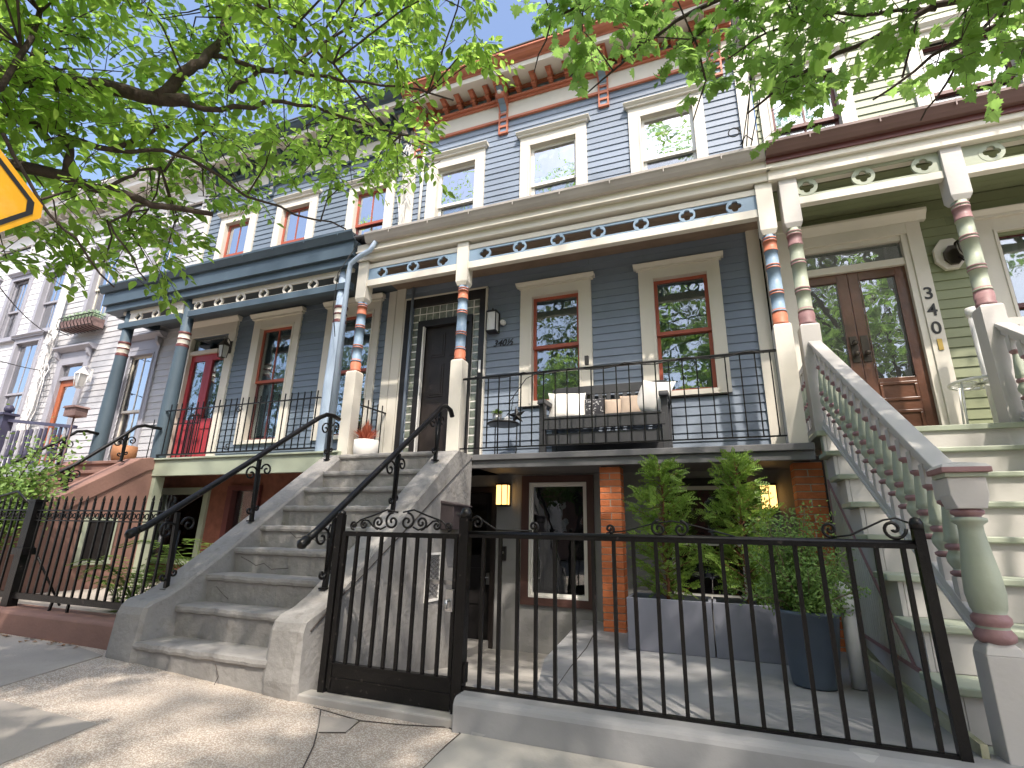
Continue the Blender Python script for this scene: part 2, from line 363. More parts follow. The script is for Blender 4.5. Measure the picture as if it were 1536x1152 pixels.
def cornice(parent,x0,x1,brs,cm,zo=0,y=YW):
    fr,pan,mold,lip=cm
    z=zo
    b=MB(); b.box(x0,x1,y-.03,y+.01,7.365+z,7.655+z); b.build('frieze_board',fr,parent)
    b=MB(); b.box(x0,x1,y-.05,y+.01,7.325+z,7.365+z); b.box(x0,x1,y-.065,y+.01,7.655+z,7.69+z); b.box(x0,x1,y-.10,y+.01,7.69+z,7.725+z); b.box(x0,x1,y-.06,y+.01,7.87+z,7.92+z)
    b.build('moulding',mold,parent)
    b=MB(); b.box(x0,x1,y-.02,y+.01,7.725+z,7.87+z); b.build('panel_band',pan,parent)
    b=MB(); b.box(x0,x1,y-.38,y+.01,7.92+z,7.945+z); b.box(x0,x1,y-.42,y-.38,7.87+z,7.96+z); b.build('soffit',lip,parent)
    b=MB(); Y=y-.42; b.prism([(Y+.3,7.96+z),(Y-.01,7.96+z),(Y-.02,7.985+z),(Y-.06,8.00+z),(Y-.095,8.03+z),(Y-.12,8.075+z),(Y-.14,8.08+z),(Y-.14,8.105+z),(Y+.3,8.14+z)],'x',x0,x1); b.build('crown_moulding',mold,parent)
    MB().box(x0,x1,Y-.135,y+4,8.14+z,8.16+z).build('roof','roofing',parent)
    def big():
        b=MB(); w=.066
        for sx in (-1,1):
            b.prism([(0,7.07),(-.05,7.07),(-.055,7.42),(-.07,7.46),(-.05,7.5),(-.06,7.56),(-.12,7.6),(-.2,7.63),(-.235,7.68),(-.2,7.72),(-.22,7.76),(-.3,7.79),(-.34,7.83),(-.34,7.93),(0,7.93)],'x',sx*w-.012,sx*w+.012)
        for zz in (7.07,7.19,7.31,7.43): b.box(-w,w,-.052,-.001,zz,zz+.035)
        b.box(-w-.03,w+.03,-.37,-.001,7.875,7.915); b.box(-w,w,-.33,-.28,7.8,7.9)
        b.tube([(-w,-.19,7.68),(w,-.19,7.68)],.05,12)
        o=b.build('bracket',mold,parent)
        b=MB(); b.box(-w+.002,w-.002,-.03,-.002,7.1,7.5); b.prism([(0,7.5),(-.04,7.52),(-.1,7.6),(-.2,7.64),(-.2,7.74),(-.27,7.8),(-.27,7.87),(0,7.87)],'x',-w+.012,w-.012); b.build('bracket_inset',pan,o)
        b=MB(); b.lathe([(.036,0),(.036,.02),(.02,.03),(.012,.04)],(0,0,0),12); r=b.build('rosette','cream',o); r.rotation_euler=(PI/2,0,0); r.location=(0,-.235,7.70)
        return o
    def small():
        b=MB(); w=.032
        b.prism([(0,7.725),(-.03,7.725),(-.05,7.76),(-.1,7.79),(-.13,7.84),(-.19,7.86),(-.22,7.89),(-.22,7.93),(0,7.93)],'x',-w,w); b.box(-w-.015,w+.015,-.235,-.001,7.9,7.918); b.tube([(-w-.006,-.12,7.80),(w+.006,-.12,7.80)],.022,8)
        return b.build('small_bracket',mold,parent)
    B=big(); S=small(); first=True
    for i,x in enumerate(brs):
        o=B if i==0 else copy_tree(B,parent); o.location=(x,y,z)
        if i<len(brs)-1:
            n=max(2,round((brs[i+1]-x)/.252)); 
            for k in range(1,n):
                s=S if first else copy_tree(S,parent); first=False; s.location=(x+(brs[i+1]-x)*k/n,y-.02,z)
def scrollpost(b,x,y,z0,z1,s=1,plane='yz'):
    b.bar((x,y,z0),(x,y,z1),.022)
# ---------------------------------------------------------------- blue house
H=thing('row_house','blue clapboard row house with orange red cornice, cream trim and a roofed front porch','row house','row houses along the street')
hol=[(-2.2,-1.35,2.62,4.25),(-.55,.28,2.62,4.25),(-3.98,-2.86,DZ-.1,4.3),(-3.8,-3.0,5.36,6.8),(-2.22,-1.36,5.36,6.8),(-.56,.27,5.36,6.8)]
siding('front_siding','blue_siding',H,-4.28,.8,DZ,7.34,YW,hol)
MB().box(-4.28,.8,YW+.001,YW+.02,4.55,5.3).build('sheathing','interior',H); MB().box(-4.28,.8,YW+.001,YW+.02,6.75,8.1).build('sheathing','interior',H)
shell(H,-4.28,.8,YW+.021,9.5,-.3,8.1)
for q in ((-4.3,-4.15,YW-.04,YW-.018,DZ,4.62),(.66,.80,YW-.04,YW-.018,DZ,4.62),(-4.3,-4.17,YW-.04,YW-.018,5.1,7.33),(.76,.93,YW-.045,YW+.02,5.1,7.33)): box('corner_board','cream',H,*q)
for co,so in (((-2.25,-1.26,2.60,4.29),(-2.08,-1.43,2.66,4.15)),((-.64,.33,2.60,4.29),(-.46,.18,2.66,4.15))):
    window(H,YW,co,so,3.42,blind=(.97,'curtain_reflect'),label='cream cased porch window with orange red sash')  # blind tone stands in for trees reflected in the glass
for i,(co,so) in enumerate((((-3.92,-2.90,5.2,6.89),(-3.73,-3.06,5.25,6.70)),((-2.30,-1.27,5.2,6.88),(-2.14,-1.43,5.25,6.70)),((-.66,.34,5.2,6.89),(-.49,.20,5.25,6.71)))):
    window(H,YW,co,so,6.03,sash='white_trim',blind=(.52,'curtain_reflect'),glass='glass_bright',glass2='glass',label='white sashed upper window above the porch roof')
cornice(H,-4.28,.8,(-4.14,-2.60,-1.0,.55),('cream','blue_trim','terracotta_paint','cream'))
# entrance: glass block surround
b=MB(); b.box(-4.11,-4.0,YW-.05,YW+.15,DZ,4.40); b.box(-2.87,-2.78,YW-.05,YW+.15,DZ,4.40); b.box(-4.0,-2.87,YW-.05,YW+.15,4.27,4.40)
E=b.build('entrance_surround','black_paint',H,bevel=.003)
b=MB(); b.box(-4.13,-4.11,YW-.055,YW,DZ,4.42); b.box(-2.78,-2.76,YW-.055,YW,DZ,4.42); b.box(-4.13,-2.76,YW-.055,YW,4.40,4.425); b.build('surround_edge','cream',E)
g=MB(); mt=MB(); B_=.118
def gb(x0,z0):
    c=.011; 
    g.box(x0+c,x0+B_-c,YW+.0,YW+.06,z0+c,z0+B_-c)
for i in range(20): gb(-4.0,4.27-B_*(i+1)); gb(-2.87-B_,4.27-B_*(i+1))
for i in range(8):
    for r in (0,1):
        x=-4.0+B_+i*(1.13-2*B_)/8; g.box(x+.006,x+(1.13-2*B_)/8-.006,YW,YW+.06,4.27-B_*(r+1)+.008,4.27-B_*r-.008)
g.build('glass_blocks','glass_block',E,bevel=.002)
MB().box(-4.0,-2.87,YW+.004,YW+.05,4.03,4.27).box(-4.0,-4.0+B_,YW+.004,YW+.05,DZ,4.03).box(-2.87-B_,-2.87,YW+.004,YW+.05,DZ,4.03).build('mortar_grid','white_trim',E)
b=MB(); b.box(-3.88,-3.79,YW-.035,YW+.12,DZ,4.03); b.box(-3.035,-2.99,YW-.035,YW+.12,DZ,4.03); b.box(-3.79,-3.035,YW-.035,YW+.12,3.93,4.03); dfm=b.build('door_frame','black_paint',E)
MB().box(-3.79,-3.77,YW-.04,YW+.02,DZ,3.93).build('weather_strip','white_trim',dfm)
D=MB(); D.box(-3.77,-3.035,YW+.04,YW+.085,DZ+.01,3.93); 
for (a,c,d,e) in ((-3.68,-3.13,2.0,2.75),(-3.68,-3.44,2.85,3.35),(-3.37,-3.13,2.85,3.35),(-3.68,-3.44,3.45,3.82),(-3.37,-3.13,3.45,3.82)):
    D.box(a,c,YW+.03,YW+.04,d,e); D.box(a+.03,c-.03,YW+.022,YW+.03,d+.03,e-.03)
door=D.build('door','dark_door',E,bevel=.003)
MB().lathe([(.012,0),(.012,.03),(.03,.04),(.03,.06),(.01,.07)],(0,0,0),12).build('door_knob','bronze',door).location=(0,0,0)
k=door.children[0]; k.rotation_euler=(PI/2,0,0); k.location=(-3.1,YW+.04,2.8)
MB().box(-2.845,-2.815,YW-.065,YW-.05,3.12,3.30).build('door_bell','white_metal',E)
# porch lamp, camera, number
b=MB(); b.box(-2.72,-2.56,YW-.035,YW-.015,3.68,3.98); b.box(-2.715,-2.565,YW-.16,YW-.035,3.965,3.985); b.box(-2.715,-2.565,YW-.16,YW-.035,3.675,3.69)
for x in (-2.715,-2.577): b.box(x,x+.012,YW-.16,YW-.148,3.69,3.965)
l=b.build('wall_lamp','black_paint',H); MB().box(-2.705,-2.575,YW-.147,YW-.04,3.69,3.965).build('lamp_glass','lamp_off',l); MB().lathe([(.02,0),(.012,.04),(.004,.06)],(-2.64,YW-.1,3.985),8).build('finial','black_paint',l)
b=MB(); b.lathe([(.035,0),(.04,.03),(.03,.07)],(0,0,0),14); cm=b.build('door_camera','white_metal',H); cm.rotation_euler=(PI/2,0,0); cm.location=(-2.5,YW-.02,3.82)
text('house_number','340½',.13,(-2.50,YW-.024,3.49),(PI/2,0,0),'number_black',H,shear=.3,depth=.003)
# porch structure
pm=('cream','blue_trim','terracotta_paint')
for x in (-4.30,-2.745,.79): post(H,x,5.28,DZ,3.03,4.03,4.70,.16,pm)
# beam / fascia / gutter
b=MB(); b.box(-4.4,.89,5.17,5.37,4.64,4.74); b.box(-4.38,.87,5.13,5.37,4.74,4.87); b.box(-4.38,.88,5.10,5.13,4.735,4.75); b.build('porch_beam','cream',H,bevel=.004)
for q in ((-4.22,-2.825,5.22,5.30,4.255,4.35),(-2.665,.71,5.22,5.30,4.255,4.35),(-4.22,-2.825,5.225,5.29,4.53,4.6),(-2.665,.71,5.225,5.29,4.53,4.6)): box('frieze_rail','cream',H,*q,bevel=.004)
fret(H,-4.22,-2.825,(-4.01,-3.51,-3.04),4.351,4.529,5.235,'blue_trim')
fret(H,-2.665,.71,(-2.45,-1.97,-1.48,-.985,-.49,.01,.50),4.351,4.529,5.235,'blue_trim')
def gutter(parent,x0,x1,zb,zt,m,y=5.12,lip=True,m2=None):
    b=MB(); d=.11; b.prism([(y,zb),(y-.05,zb),(y-.075,zb+.04),(y-.095,zt-.05),(y-d,zt-.03),(y-d,zt),(y-d+.012,zt),(y-d+.012,zt-.02),(y-.06,zb+.05),(y,zb+.02)][::-1],'x',x0,x1)
    g=b.build('gutter',m,parent); 
    x=x0+.4
    s=MB()
    while x<x1-.1: s.box(x,x+.012,y-d-.002,y-d+.002,zb+.06,zt+.002); x+=.6
    s.build('gutter_straps',m,g)
    return g
gutter(H,-4.20,.83,4.845,4.975,'gutter_metal')
MB().prism([(5.03,4.965),(YW,5.22),(YW,5.18),(5.03,4.94)],'x',-4.38,.82).build('porch_roof','roofing',H)
b=MB(); 
for k in range(9): y0=5.37+.08*k; b.box(-4.3,.8,y0,y0+.074,4.615,4.63)
b.box(-4.3,.8,5.37,6.09,4.63,4.64); b.build('porch_ceiling','porch_ceiling',H)
# porch deck and basement front
b=MB(); b.box(-2.62,.9,5.12,5.16,1.775,1.838); b.box(-2.62,.9,5.15,5.19,1.69,1.775); b.build('deck_edge','deck_grey',H,bevel=.006)
b=MB(); b.box(-4.35,.9,5.16,6.08,1.80,1.836); b.box(-2.42,.88,5.19,5.9,1.70,1.8); b.build('porch_deck','deck_grey',H)
siding('porch_base_strip','blue_siding',H,-4.2,-4.13,DZ,2.2,YW-.001)
BY=5.9
b=MB()
# basement wall with openings (door -3.3..-2.47, window -2.04..-1.33, window -.45...3)
for x0,x1,z0,z1 in ((-4.2,-3.3,-.4,1.7),(-3.3,-2.47,1.55,1.7),(-2.47,-2.03,-.4,1.7),(-2.03,-1.33,1.58,1.7),(-2.03,-1.33,-.4,.33),(-1.33,-.45,-.4,1.7),(-.45,.3,1.56,1.7),(-.45,.3,-.4,.4),(.3,.96,-.4,1.7)):
    b.box(x0,x1,BY,BY+.15,z0,z1)
b.build('basement_wall','wall_grey',H)
w=MB(); w.box(-2.12,-2.03,BY-.03,BY+.1,.24,1.68); w.box(-1.33,-1.25,BY-.03,BY+.1,.24,1.68); w.box(-2.03,-1.33,BY-.03,BY+.1,1.6,1.68); w.box(-2.03,-1.33,BY-.03,BY+.1,.24,.32)
w=w.build('basement_window','frame_brown',H,label='tall basement window with maroon frame and white sash')
s=MB()
for r0,y0 in ((0,BY-.015),(.022,BY+.005)):
    a,c,d,e=-2.03+r0,-1.33-r0,.32+r0,1.6-r0; t=.026
    s.box(a,a+t,y0,y0+.04,d,e); s.box(c-t,c,y0,y0+.04,d,e); s.box(a+t,c-t,y0,y0+.04,e-t,e); s.box(a+t,c-t,y0,y0+.04,d,d+t)
s=s.build('sash','white_trim',w,bevel=.002); MB().box(-1.99,-1.37,BY+.02,BY+.03,.36,1.56).build('pane','glass_dark',s); 
MB().box(-2.0,-1.36,BY+.5,BY+.52,.35,1.0).build('blind','curtain_reflect',w)
w=MB(); w.box(-.5,-.43,BY-.03,BY+.1,.36,1.62); w.box(.28,.36,BY-.03,BY+.1,.36,1.62); w.box(-.43,.28,BY-.03,BY+.1,1.54,1.62); w.box(-.43,.28,BY-.03,BY+.1,.36,.42); w=w.build('basement_window','black_paint',H,label='dark framed basement window behind the cedars')
s=MB(); s.box(-.43,-.40,BY,BY+.04,.42,1.54); s.box(.25,.28,BY,BY+.04,.42,1.54); s.box(-.4,.25,BY,BY+.04,1.5,1.54); s.box(-.4,.25,BY,BY+.04,.42,.46); s.box(-.4,.25,BY+.005,BY+.035,.93,.97); s=s.build('sash','white_trim',w); MB().box(-.41,.26,BY+.02,BY+.03,.44,1.52).build('pane','glass_dark',s)
d=MB(); d.box(-3.3,-3.24,BY-.02,BY+.2,-.4,1.55); d.box(-2.51,-2.45,BY-.02,BY+.2,-.4,1.56); d.box(-3.24,-2.51,BY-.02,BY+.2,1.49,1.56); d=d.build('basement_door_frame','dark_door',H)
dd=MB(); dd.box(-3.24,-2.51,BY+.08,BY+.12,-.4,1.49); dd.box(-3.14,-2.61,BY+.07,BY+.08,.2,.6); dd=dd.build('basement_door','black_paint',d); b=MB(); b.box(-3.14,-2.61,BY+.06,BY+.079,.75,1.35); b.build('door_pane','glass',dd)
b=MB(); b.box(-2.58,-2.54,BY+.04,BY+.08,.42,.55); b.tube([(-2.56,BY+.04,.5),(-2.56,BY+.0,.5),(-2.63,BY+.0,.5)],.009,8); b.build('lock','steel',dd)
def blamp(x,z,yy,lab):
    b=MB(); b.box(x-.085,x+.085,yy-.02,yy,z-.14,z+.13); b.box(x-.08,x+.08,yy-.11,yy-.02,z+.11,z+.13); b.box(x-.08,x+.08,yy-.11,yy-.02,z-.14,z-.122)
    for u in (x-.08,x-.004,x+.07): b.box(u,u+.009,yy-.11,yy-.102,z-.122,z+.11)
    b.box(x-.08,x-.071,yy-.03,yy-.02,z-.122,z+.11)
    o=b.build('basement_lamp','black_paint',H,label=lab); MB().box(x-.07,x+.07,yy-.10,yy-.025,z-.121,z+.109).build('lamp_glass','lamp_on',o); return o
blamp(-2.35,1.46,BY,'lit lamp beside the basement door'); blamp(.55,1.42,BY,'lit lamp behind the cedars')
b=MB(); b.box(-2.39,-2.31,BY-.03,BY,.70,.86); q=b.build('door_bell','black_paint',H); b=MB(); b.lathe([(.016,0),(.016,.006)],(0,0,0),14); q2=b.build('bell_button','steel',q); q2.rotation_euler=(PI/2,0,0); q2.location=(-2.35,BY-.03,.79)
def pier(parent,x0,x1,y0,y1,z0,z1,m='brick'):
    core=MB().box(x0+.006,x1-.006,y0+.006,y1-.006,z0,z1).build('brick_pier','mortar',parent)
    b=MB(); n=round((z1-z0)/.0665); h=(z1-z0)/n; j=.009; w=x1-x0
    for i in range(n):
        a=z0+i*h+j/2; c=z0+(i+1)*h-j/2
        if i%2: sp=[(x0,x1)]
        else: xm=x0+w*(.48 if i%4 else .52); sp=[(x0,xm-j/2),(xm+j/2,x1)]
        for s,e in sp:
            q=random.uniform(-.0015,.0015)
            b.box(s+random.uniform(0,.002),e-random.uniform(0,.002),y0+q,y1,a,c)
    b.build('bricks',m,core,bevel=.002); return core
pier(H,-1.055,-.84,5.28,5.48,.10,1.69); pier(H,.73,.965,5.3,5.5,.10,1.69)
# downspouts on the left edge
def spout(parent,pts,r,m,name='downspout',lab=None):
    b=MB(); b.tube(pts,r,12); return b.build(name,m,parent,label=lab)
spout(H,[(-4.05,5.1,4.86),(-4.12,5.08,4.72),(-4.28,5.08,4.66),(-4.44,5.1,4.58),(-4.47,5.12,4.46),(-4.47,5.12,1.9)],.034,'pipe_blue')
spout(H,[(-4.0,YW-.05,4.6),(-4.0,YW-.05,1.86)],.022,'blue_siding'); spout(H,[(-4.02,YW-.05,7.3),(-4.02,YW-.05,5.2)],.022,'cream','conduit')

# ---------------------------------------------------------------- teal house
T=thing('row_house','slate blue row house with teal porch columns, teal porch roof and red double doors','row house','row houses along the street')
hol=[(-8.7,-7.75,DZ-.1,4.35),(-7.1,-6.25,2.35,4.4),(-5.5,-4.68,2.35,4.4),(-8.5,-7.75,5.3,6.8),(-7.05,-6.3,5.3,6.8),(-5.4,-4.7,5.3,6.8)]
siding('front_siding','teal_siding',T,-9.0,-4.3,DZ,7.34,YW,hol)
MB().box(-9.0,-4.29,YW+.001,YW+.02,4.6,5.2).box(-9.0,-4.29,YW+.001,YW+.02,6.85,8.1).build('sheathing','interior',T)
shell(T,-9.02,-4.29,YW+.021,9.5,-.3,8.1)
for q in ((-9.03,-8.93,YW-.045,YW+.02,4.9,7.33),(-4.44,-4.31,YW-.04,YW-.018,DZ,4.6),(-4.42,-4.31,YW-.04,YW-.018,5.1,7.33)): box('corner_board','cream',T,*q)
window(T,YW,(-7.2,-6.16,2.30,4.48),(-7.03,-6.32,2.36,4.31),3.36,sash='red_sash',sash2='maroon',munt=1,blind=(.95,'curtain_reflect'),crown=.07,label='porch window with red upper sash and maroon lower sash')
window(T,YW,(-5.62,-4.58,2.30,4.48),(-5.45,-4.72,2.36,4.31),3.38,sash='red_sash',sash2='maroon',munt=1,blind=(.4,'curtain'),crown=.07,label='porch window half hidden by the porch corner')
for co,so in (((-8.58,-7.64,5.15,6.86),(-8.42,-7.80,5.2,6.7)),((-7.15,-6.2,5.15,6.86),(-6.99,-6.36,5.2,6.7)),((-5.5,-4.55,5.15,6.80),(-5.34,-4.71,5.2,6.66))):
    window(T,YW,co,so,6.02,sash='red_sash',sash2='maroon',munt=1,blind=(.5,'curtain'),glass='glass_bright')
cornice(T,-9.0,-4.3,(-8.86,-7.4,-5.9,-4.42),('cream','cream','teal','cream'),.02)
c=MB(); c.box(-8.93,-8.68,YW-.05,YW+.1,DZ,4.33); c.box(-7.77,-7.60,YW-.05,YW+.1,DZ,4.33); c.box(-8.93,-7.6,YW-.055,YW+.1,4.33,4.53); c.box(-8.68,-7.77,YW-.03,YW+.1,4.0,4.07)
c.prism([(YW,4.53),(YW-.06,4.53),(YW-.12,4.6),(YW-.12,4.63),(YW,4.64)],'x',-8.98,-7.55); c=c.build('door_casing','cream',T,bevel=.003)
MB().box(-8.68,-7.77,YW+.03,YW+.04,4.07,4.33).build('transom','glass',c)
for a,e in ((-8.68,-8.227),(-8.223,-7.77)):
    d=MB(); t=.085; d.box(a,a+t,YW+.02,YW+.07,DZ,4.0); d.box(e-t,e,YW+.02,YW+.07,DZ,4.0); d.box(a+t,e-t,YW+.021,YW+.069,3.88,4.0); d.box(a+t,e-t,YW+.021,YW+.069,DZ,2.8)
    d.box(a+t-.0,e-t,YW+.008,YW+.021,2.0,2.06); d.box(a+t,e-t,YW+.008,YW+.021,2.62,2.68); d.box(a+t,a+t+.03,YW+.008,YW+.021,2.06,2.62); d.box(e-t-.03,e-t,YW+.008,YW+.021,2.06,2.62)
    d=d.build('door','red_paint',c,bevel=.003); MB().box(a+t,e-t,YW+.045,YW+.05,2.8,3.88).build('pane','glass',d)
b=MB(); b.lathe([(.01,0),(.012,.03),(.028,.045),(.02,.07)],(0,0,0),10); k=b.build('door_knob','bronze',c); k.rotation_euler=(PI/2,0,0); k.location=(-8.28,YW+.02,2.86); k2=k.copy(); col.objects.link(k2); k2.location=(-8.16,YW+.02,2.86)
# lantern
def lantern(parent,x,y,z,s,lab,m='bronze'):
    b=MB(); w=.075*s
    b.box(x-.03*s,x+.03*s,y+.13*s,y+.15*s,z-.05*s,z+.2*s); b.tube([(x,y+.14*s,z+.16*s),(x,y+.06*s,z+.24*s),(x,y,z+.2*s)],.008*s,6)
    b.lathe([(w*.4,-.2*s),(w*.9,-.18*s)],(x,y,z),4,rot=PI/4); b.lathe([(w*1.5,.06*s),(w*1.1,.1*s),(w*.4,.17*s),(w*.15,.2*s)],(x,y,z),4,rot=PI/4)
    for k in range(4):
        a=PI/4+k*PI/2; b.tube([(x+w*.95*math.cos(a),y+w*.95*math.sin(a),z-.18*s),(x+w*1.35*math.cos(a),y+w*1.35*math.sin(a),z+.07*s)],.007*s,5)
    o=b.build('wall_lantern',m,parent,label=lab); MB().lathe([(w*.75,-.17*s),(w*1.15,.055*s)],(x,y,z),4,rot=PI/4).build('lantern_glass','lamp_clear',o); return o
lantern(T,-7.66,YW-.18,3.97,.9,'black lantern beside the red doors')
# porch columns
def rcol(parent,x,y,zb,zt,m,r0=.105,r1=.085):
    T_=zt-zb
    P=[(r0*1.02,0),(r0,.05),(r0*1.0,.9*T_*.4),(r1*1.05,T_*.68)]; ms=[0,0,0]
    for f,rr,mm in ((.69,1.1,0),(.70,1.14,2),(.71,1.0,2),(.712,1.02,1),(.735,1.02,1),(.737,1.08,2),(.745,1.08,2),(.747,1.02,1),(.77,1.02,1),(.772,1.1,2),(.785,1.12,2),(.787,.98,0),(1,.95,0)):
        P.append((r1*rr,T_*f)); ms.append(mm)
    return MB().lathe(P,(x,y,zb),22,mats=ms).build('column',[m,'cream','maroon'],parent)
rcol(T,-9.27,5.3,1.9,4.62,'teal'); rcol(T,-7.80,5.3,1.9,4.62,'teal'); rcol(T,-4.68,5.3,1.9,4.62,'pipe_blue')
b=MB(); b.box(-9.75,-4.42,5.14,5.36,4.60,4.72); b.box(-9.8,-4.42,5.09,5.36,4.72,4.97); b.box(-9.8,-9.7,5.36,6.09,4.6,4.97); b.build('porch_beam','teal',T,bevel=.005)
gutter(T,-9.85,-4.40,4.95,5.07,'teal',5.1)
MB().prism([(5.02,5.03),(YW,5.2),(YW,5.15),(5.02,5.0)],'x',-9.8,-4.4).build('porch_roof','roofing',T)
for q in ((-9.4,-7.89,5.2,5.3,4.27,4.37),(-7.7,-4.5,5.2,5.3,4.27,4.37)): box('frieze_rail','teal',T,*q)
fret(T,-9.2,-7.89,(-8.99,-8.55,-8.09),4.371,4.549,5.24,'cream'); fret(T,-7.7,-4.6,(-7.55,-7.1,-6.63,-6.16,-5.69,-5.21,-4.74),4.371,4.549,5.24,'cream',ends=False)
for q in ((-9.4,-7.89,5.235,5.28,4.55,4.6),(-7.7,-4.5,5.235,5.28,4.55,4.6)): box('frieze_cap','cream',T,*q)
MB().box(-9.4,-4.3,5.37,6.09,4.62,4.64).build('porch_ceiling','porch_dark',T)
b=MB(); b.box(-7.62,-4.3,5.14,5.2,1.70,1.93); b.box(-7.62,-4.3,5.11,5.2,1.93,1.955); b.box(-9.6,-4.3,5.2,6.09,1.9,1.95); b.box(-7.72,-7.55,5.16,5.3,.05,1.70); b.build('porch_base','sage',T,bevel=.004)
b=MB()
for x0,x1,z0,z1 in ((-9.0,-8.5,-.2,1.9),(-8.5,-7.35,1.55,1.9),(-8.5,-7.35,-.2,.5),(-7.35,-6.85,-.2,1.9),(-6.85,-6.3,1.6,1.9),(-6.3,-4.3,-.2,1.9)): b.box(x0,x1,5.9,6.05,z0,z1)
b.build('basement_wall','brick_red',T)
w=MB(); w.box(-8.55,-8.45,5.86,6,.45,1.6); w.box(-7.4,-7.3,5.86,6,.45,1.6); w.box(-8.45,-7.4,5.86,6,1.5,1.6); w.box(-8.45,-7.4,5.86,6,.45,.52); w=w.build('basement_window','sage',T); MB().box(-8.45,-7.4,5.95,5.96,.52,1.5).build('pane','glass',w)
d=MB(); d.box(-6.9,-6.8,5.85,6,-.2,1.62); d.box(-6.35,-6.25,5.85,6,-.2,1.62); d.box(-6.8,-6.35,5.85,6,1.55,1.62); d=d.build('basement_door','maroon',T); MB().box(-6.8,-6.35,5.95,5.96,-.2,1.55).build('pane','glass',d)
# ---------------------------------------------------------------- lavender and white houses
V=thing('row_house','pale lavender clapboard house with an orange framed door and lilac window hoods','row house','row houses along the street')
hol=[(-12.5,-11.7,1.9,4.25),(-10.3,-9.65,2.0,4.2),(-12.3,-11.5,5.0,6.8),(-10.4,-9.6,5.0,6.8)]
siding('front_siding','lavender_siding',V,-13.05,-9.03,.3,7.34,YW,hol,e=.125,t=.015)
shell(V,-13.05,-9.03,YW+.021,9.5,-.3,8.1)
MB().box(-13.05,-9.03,YW+.001,YW+.02,6.8,8.1).box(-13.05,-9.03,YW+.001,YW+.02,4.3,5.0).build('sheathing','interior',V)
def hood(parent,x0,x1,z):
    b=MB(); b.box(x0,x1,YW-.05,YW,z,z+.2); b.prism([(YW,z+.2),(YW-.08,z+.2),(YW-.17,z+.27),(YW-.17,z+.3),(YW,z+.32)],'x',x0-.1,x1+.1)
    for x in (x0-.03,x1-.03): b.prism([(YW-.05,z+.2),(YW-.14,z+.2),(YW-.12,z+.1),(YW-.06,z+.04),(YW-.05,z-.06)],'x',x,x+.06)
    return b.build('window_hood','lilac_trim',parent)
window(V,YW,(-10.45,-9.55,1.95,4.25),(-10.33,-9.67,2.05,4.15),3.05,casing='lilac_trim',sash='cream',munt=1,blind=(.98,'curtain_reflect'),glass='glass_bright',crown=0); hood(V,-10.45,-9.55,4.25)
window(V,YW,(-12.3,-11.4,4.95,6.85),(-12.18,-11.52,5.05,6.75),5.9,casing='lilac_trim',sash='cream',munt=1,blind=(.98,'curtain_reflect'),glass='glass_bright',crown=.06)
window(V,YW,(-10.5,-9.55,4.95,6.85),(-10.36,-9.68,5.05,6.75),5.9,casing='lilac_trim',sash='cream',munt=1,blind=(.98,'curtain_reflect'),glass='glass_bright',crown=.06)
cornice(V,-13.05,-9.03,(-12.9,-11.6,-10.35,-9.15),('white_trim','lilac_trim','white_trim','white_trim'),.1)
c=MB(); c.box(-12.62,-12.45,YW-.05,YW+.1,2.0,4.25); c.box(-11.75,-11.6,YW-.05,YW+.1,2.0,4.25); c.box(-12.45,-11.75,YW-.05,YW+.1,4.18,4.25); c.box(-12.45,-11.75,YW-.02,YW+.1,3.85,3.92); c=c.build('door_casing','lilac_trim',V)
hood(V,-12.6,-11.6,4.25); MB().box(-12.45,-11.75,YW+.03,YW+.04,3.92,4.18).build('transom','glass_bright',c)
d=MB(); d.box(-12.45,-12.33,YW+.02,YW+.07,2.0,3.85); d.box(-11.87,-11.75,YW+.02,YW+.07,2.0,3.85); d.box(-12.33,-11.87,YW+.021,YW+.069,3.72,3.85); d.box(-12.33,-11.87,YW+.021,YW+.069,2.0,2.7); d=d.build('door','orange_door',c); MB().box(-12.33,-11.87,YW+.04,YW+.05,2.7,3.72).build('pane','glass_bright',d)
lantern(V,-11.3,YW-.25,3.75,1.1,'white framed lantern beside the orange door','white_metal')
MB().box(-12.95,-9.03,5.5,6.09,1.85,1.98).build('landing','brownstone',V)
W_=thing('row_house','white clapboard row house with grey framed windows at the far left','row house','row houses along the street')
hol=[(-15.35,-14.65,5.1,6.6),(-14.0,-13.3,5.1,6.6),(-14.4,-13.55,2.6,4.9),(-16.9,-16.1,5.1,6.6),(-16.9,-16.1,2.6,4.9)]
siding('front_siding','white_siding',W_,-22,-13.12,.3,7.5,YW,hol,e=.15,t=.015)
shell(W_,-22,-13.1,YW+.021,9.5,-.3,8.3)
MB().box(-22,-13.1,YW+.001,YW+.02,6.75,8.3).box(-22,-13.1,YW+.001,YW+.02,4.95,5.05).build('sheathing','interior',W_)
MB().box(-13.25,-13.06,YW-.06,YW+.02,.3,7.5).build('corner_board','white_trim',W_)
for co,so,zm in (((-15.5,-14.6,5.02,6.72),(-15.36,-14.7,5.1,6.6),5.8),((-14.12,-13.2,5.08,6.72),(-14.0,-13.3,5.15,6.6),5.85),((-14.5,-13.45,2.5,5.0),(-14.38,-13.55,2.6,4.88),3.7),((-17,-16,5.02,6.72),(-16.9,-16.1,5.1,6.6),5.8),((-17,-16,2.5,5.0),(-16.9,-16.1,2.6,4.88),3.7)):
    window(W_,YW,co,so,zm,casing='lilac_trim',sash='lilac_trim',munt=1,blind=(.98,'shade'),glass='glass_bright',crown=.05,sill=True)
cornice(W_,-22,-13.06,(-21,-19.5,-18,-16.5,-15,-13.3),('white_trim','lilac_trim','white_trim','white_trim'),.25)
spout(W_,[(-12.95,YW-.12,7.3),(-12.95,YW-.12,.4)],.06,'white_metal')

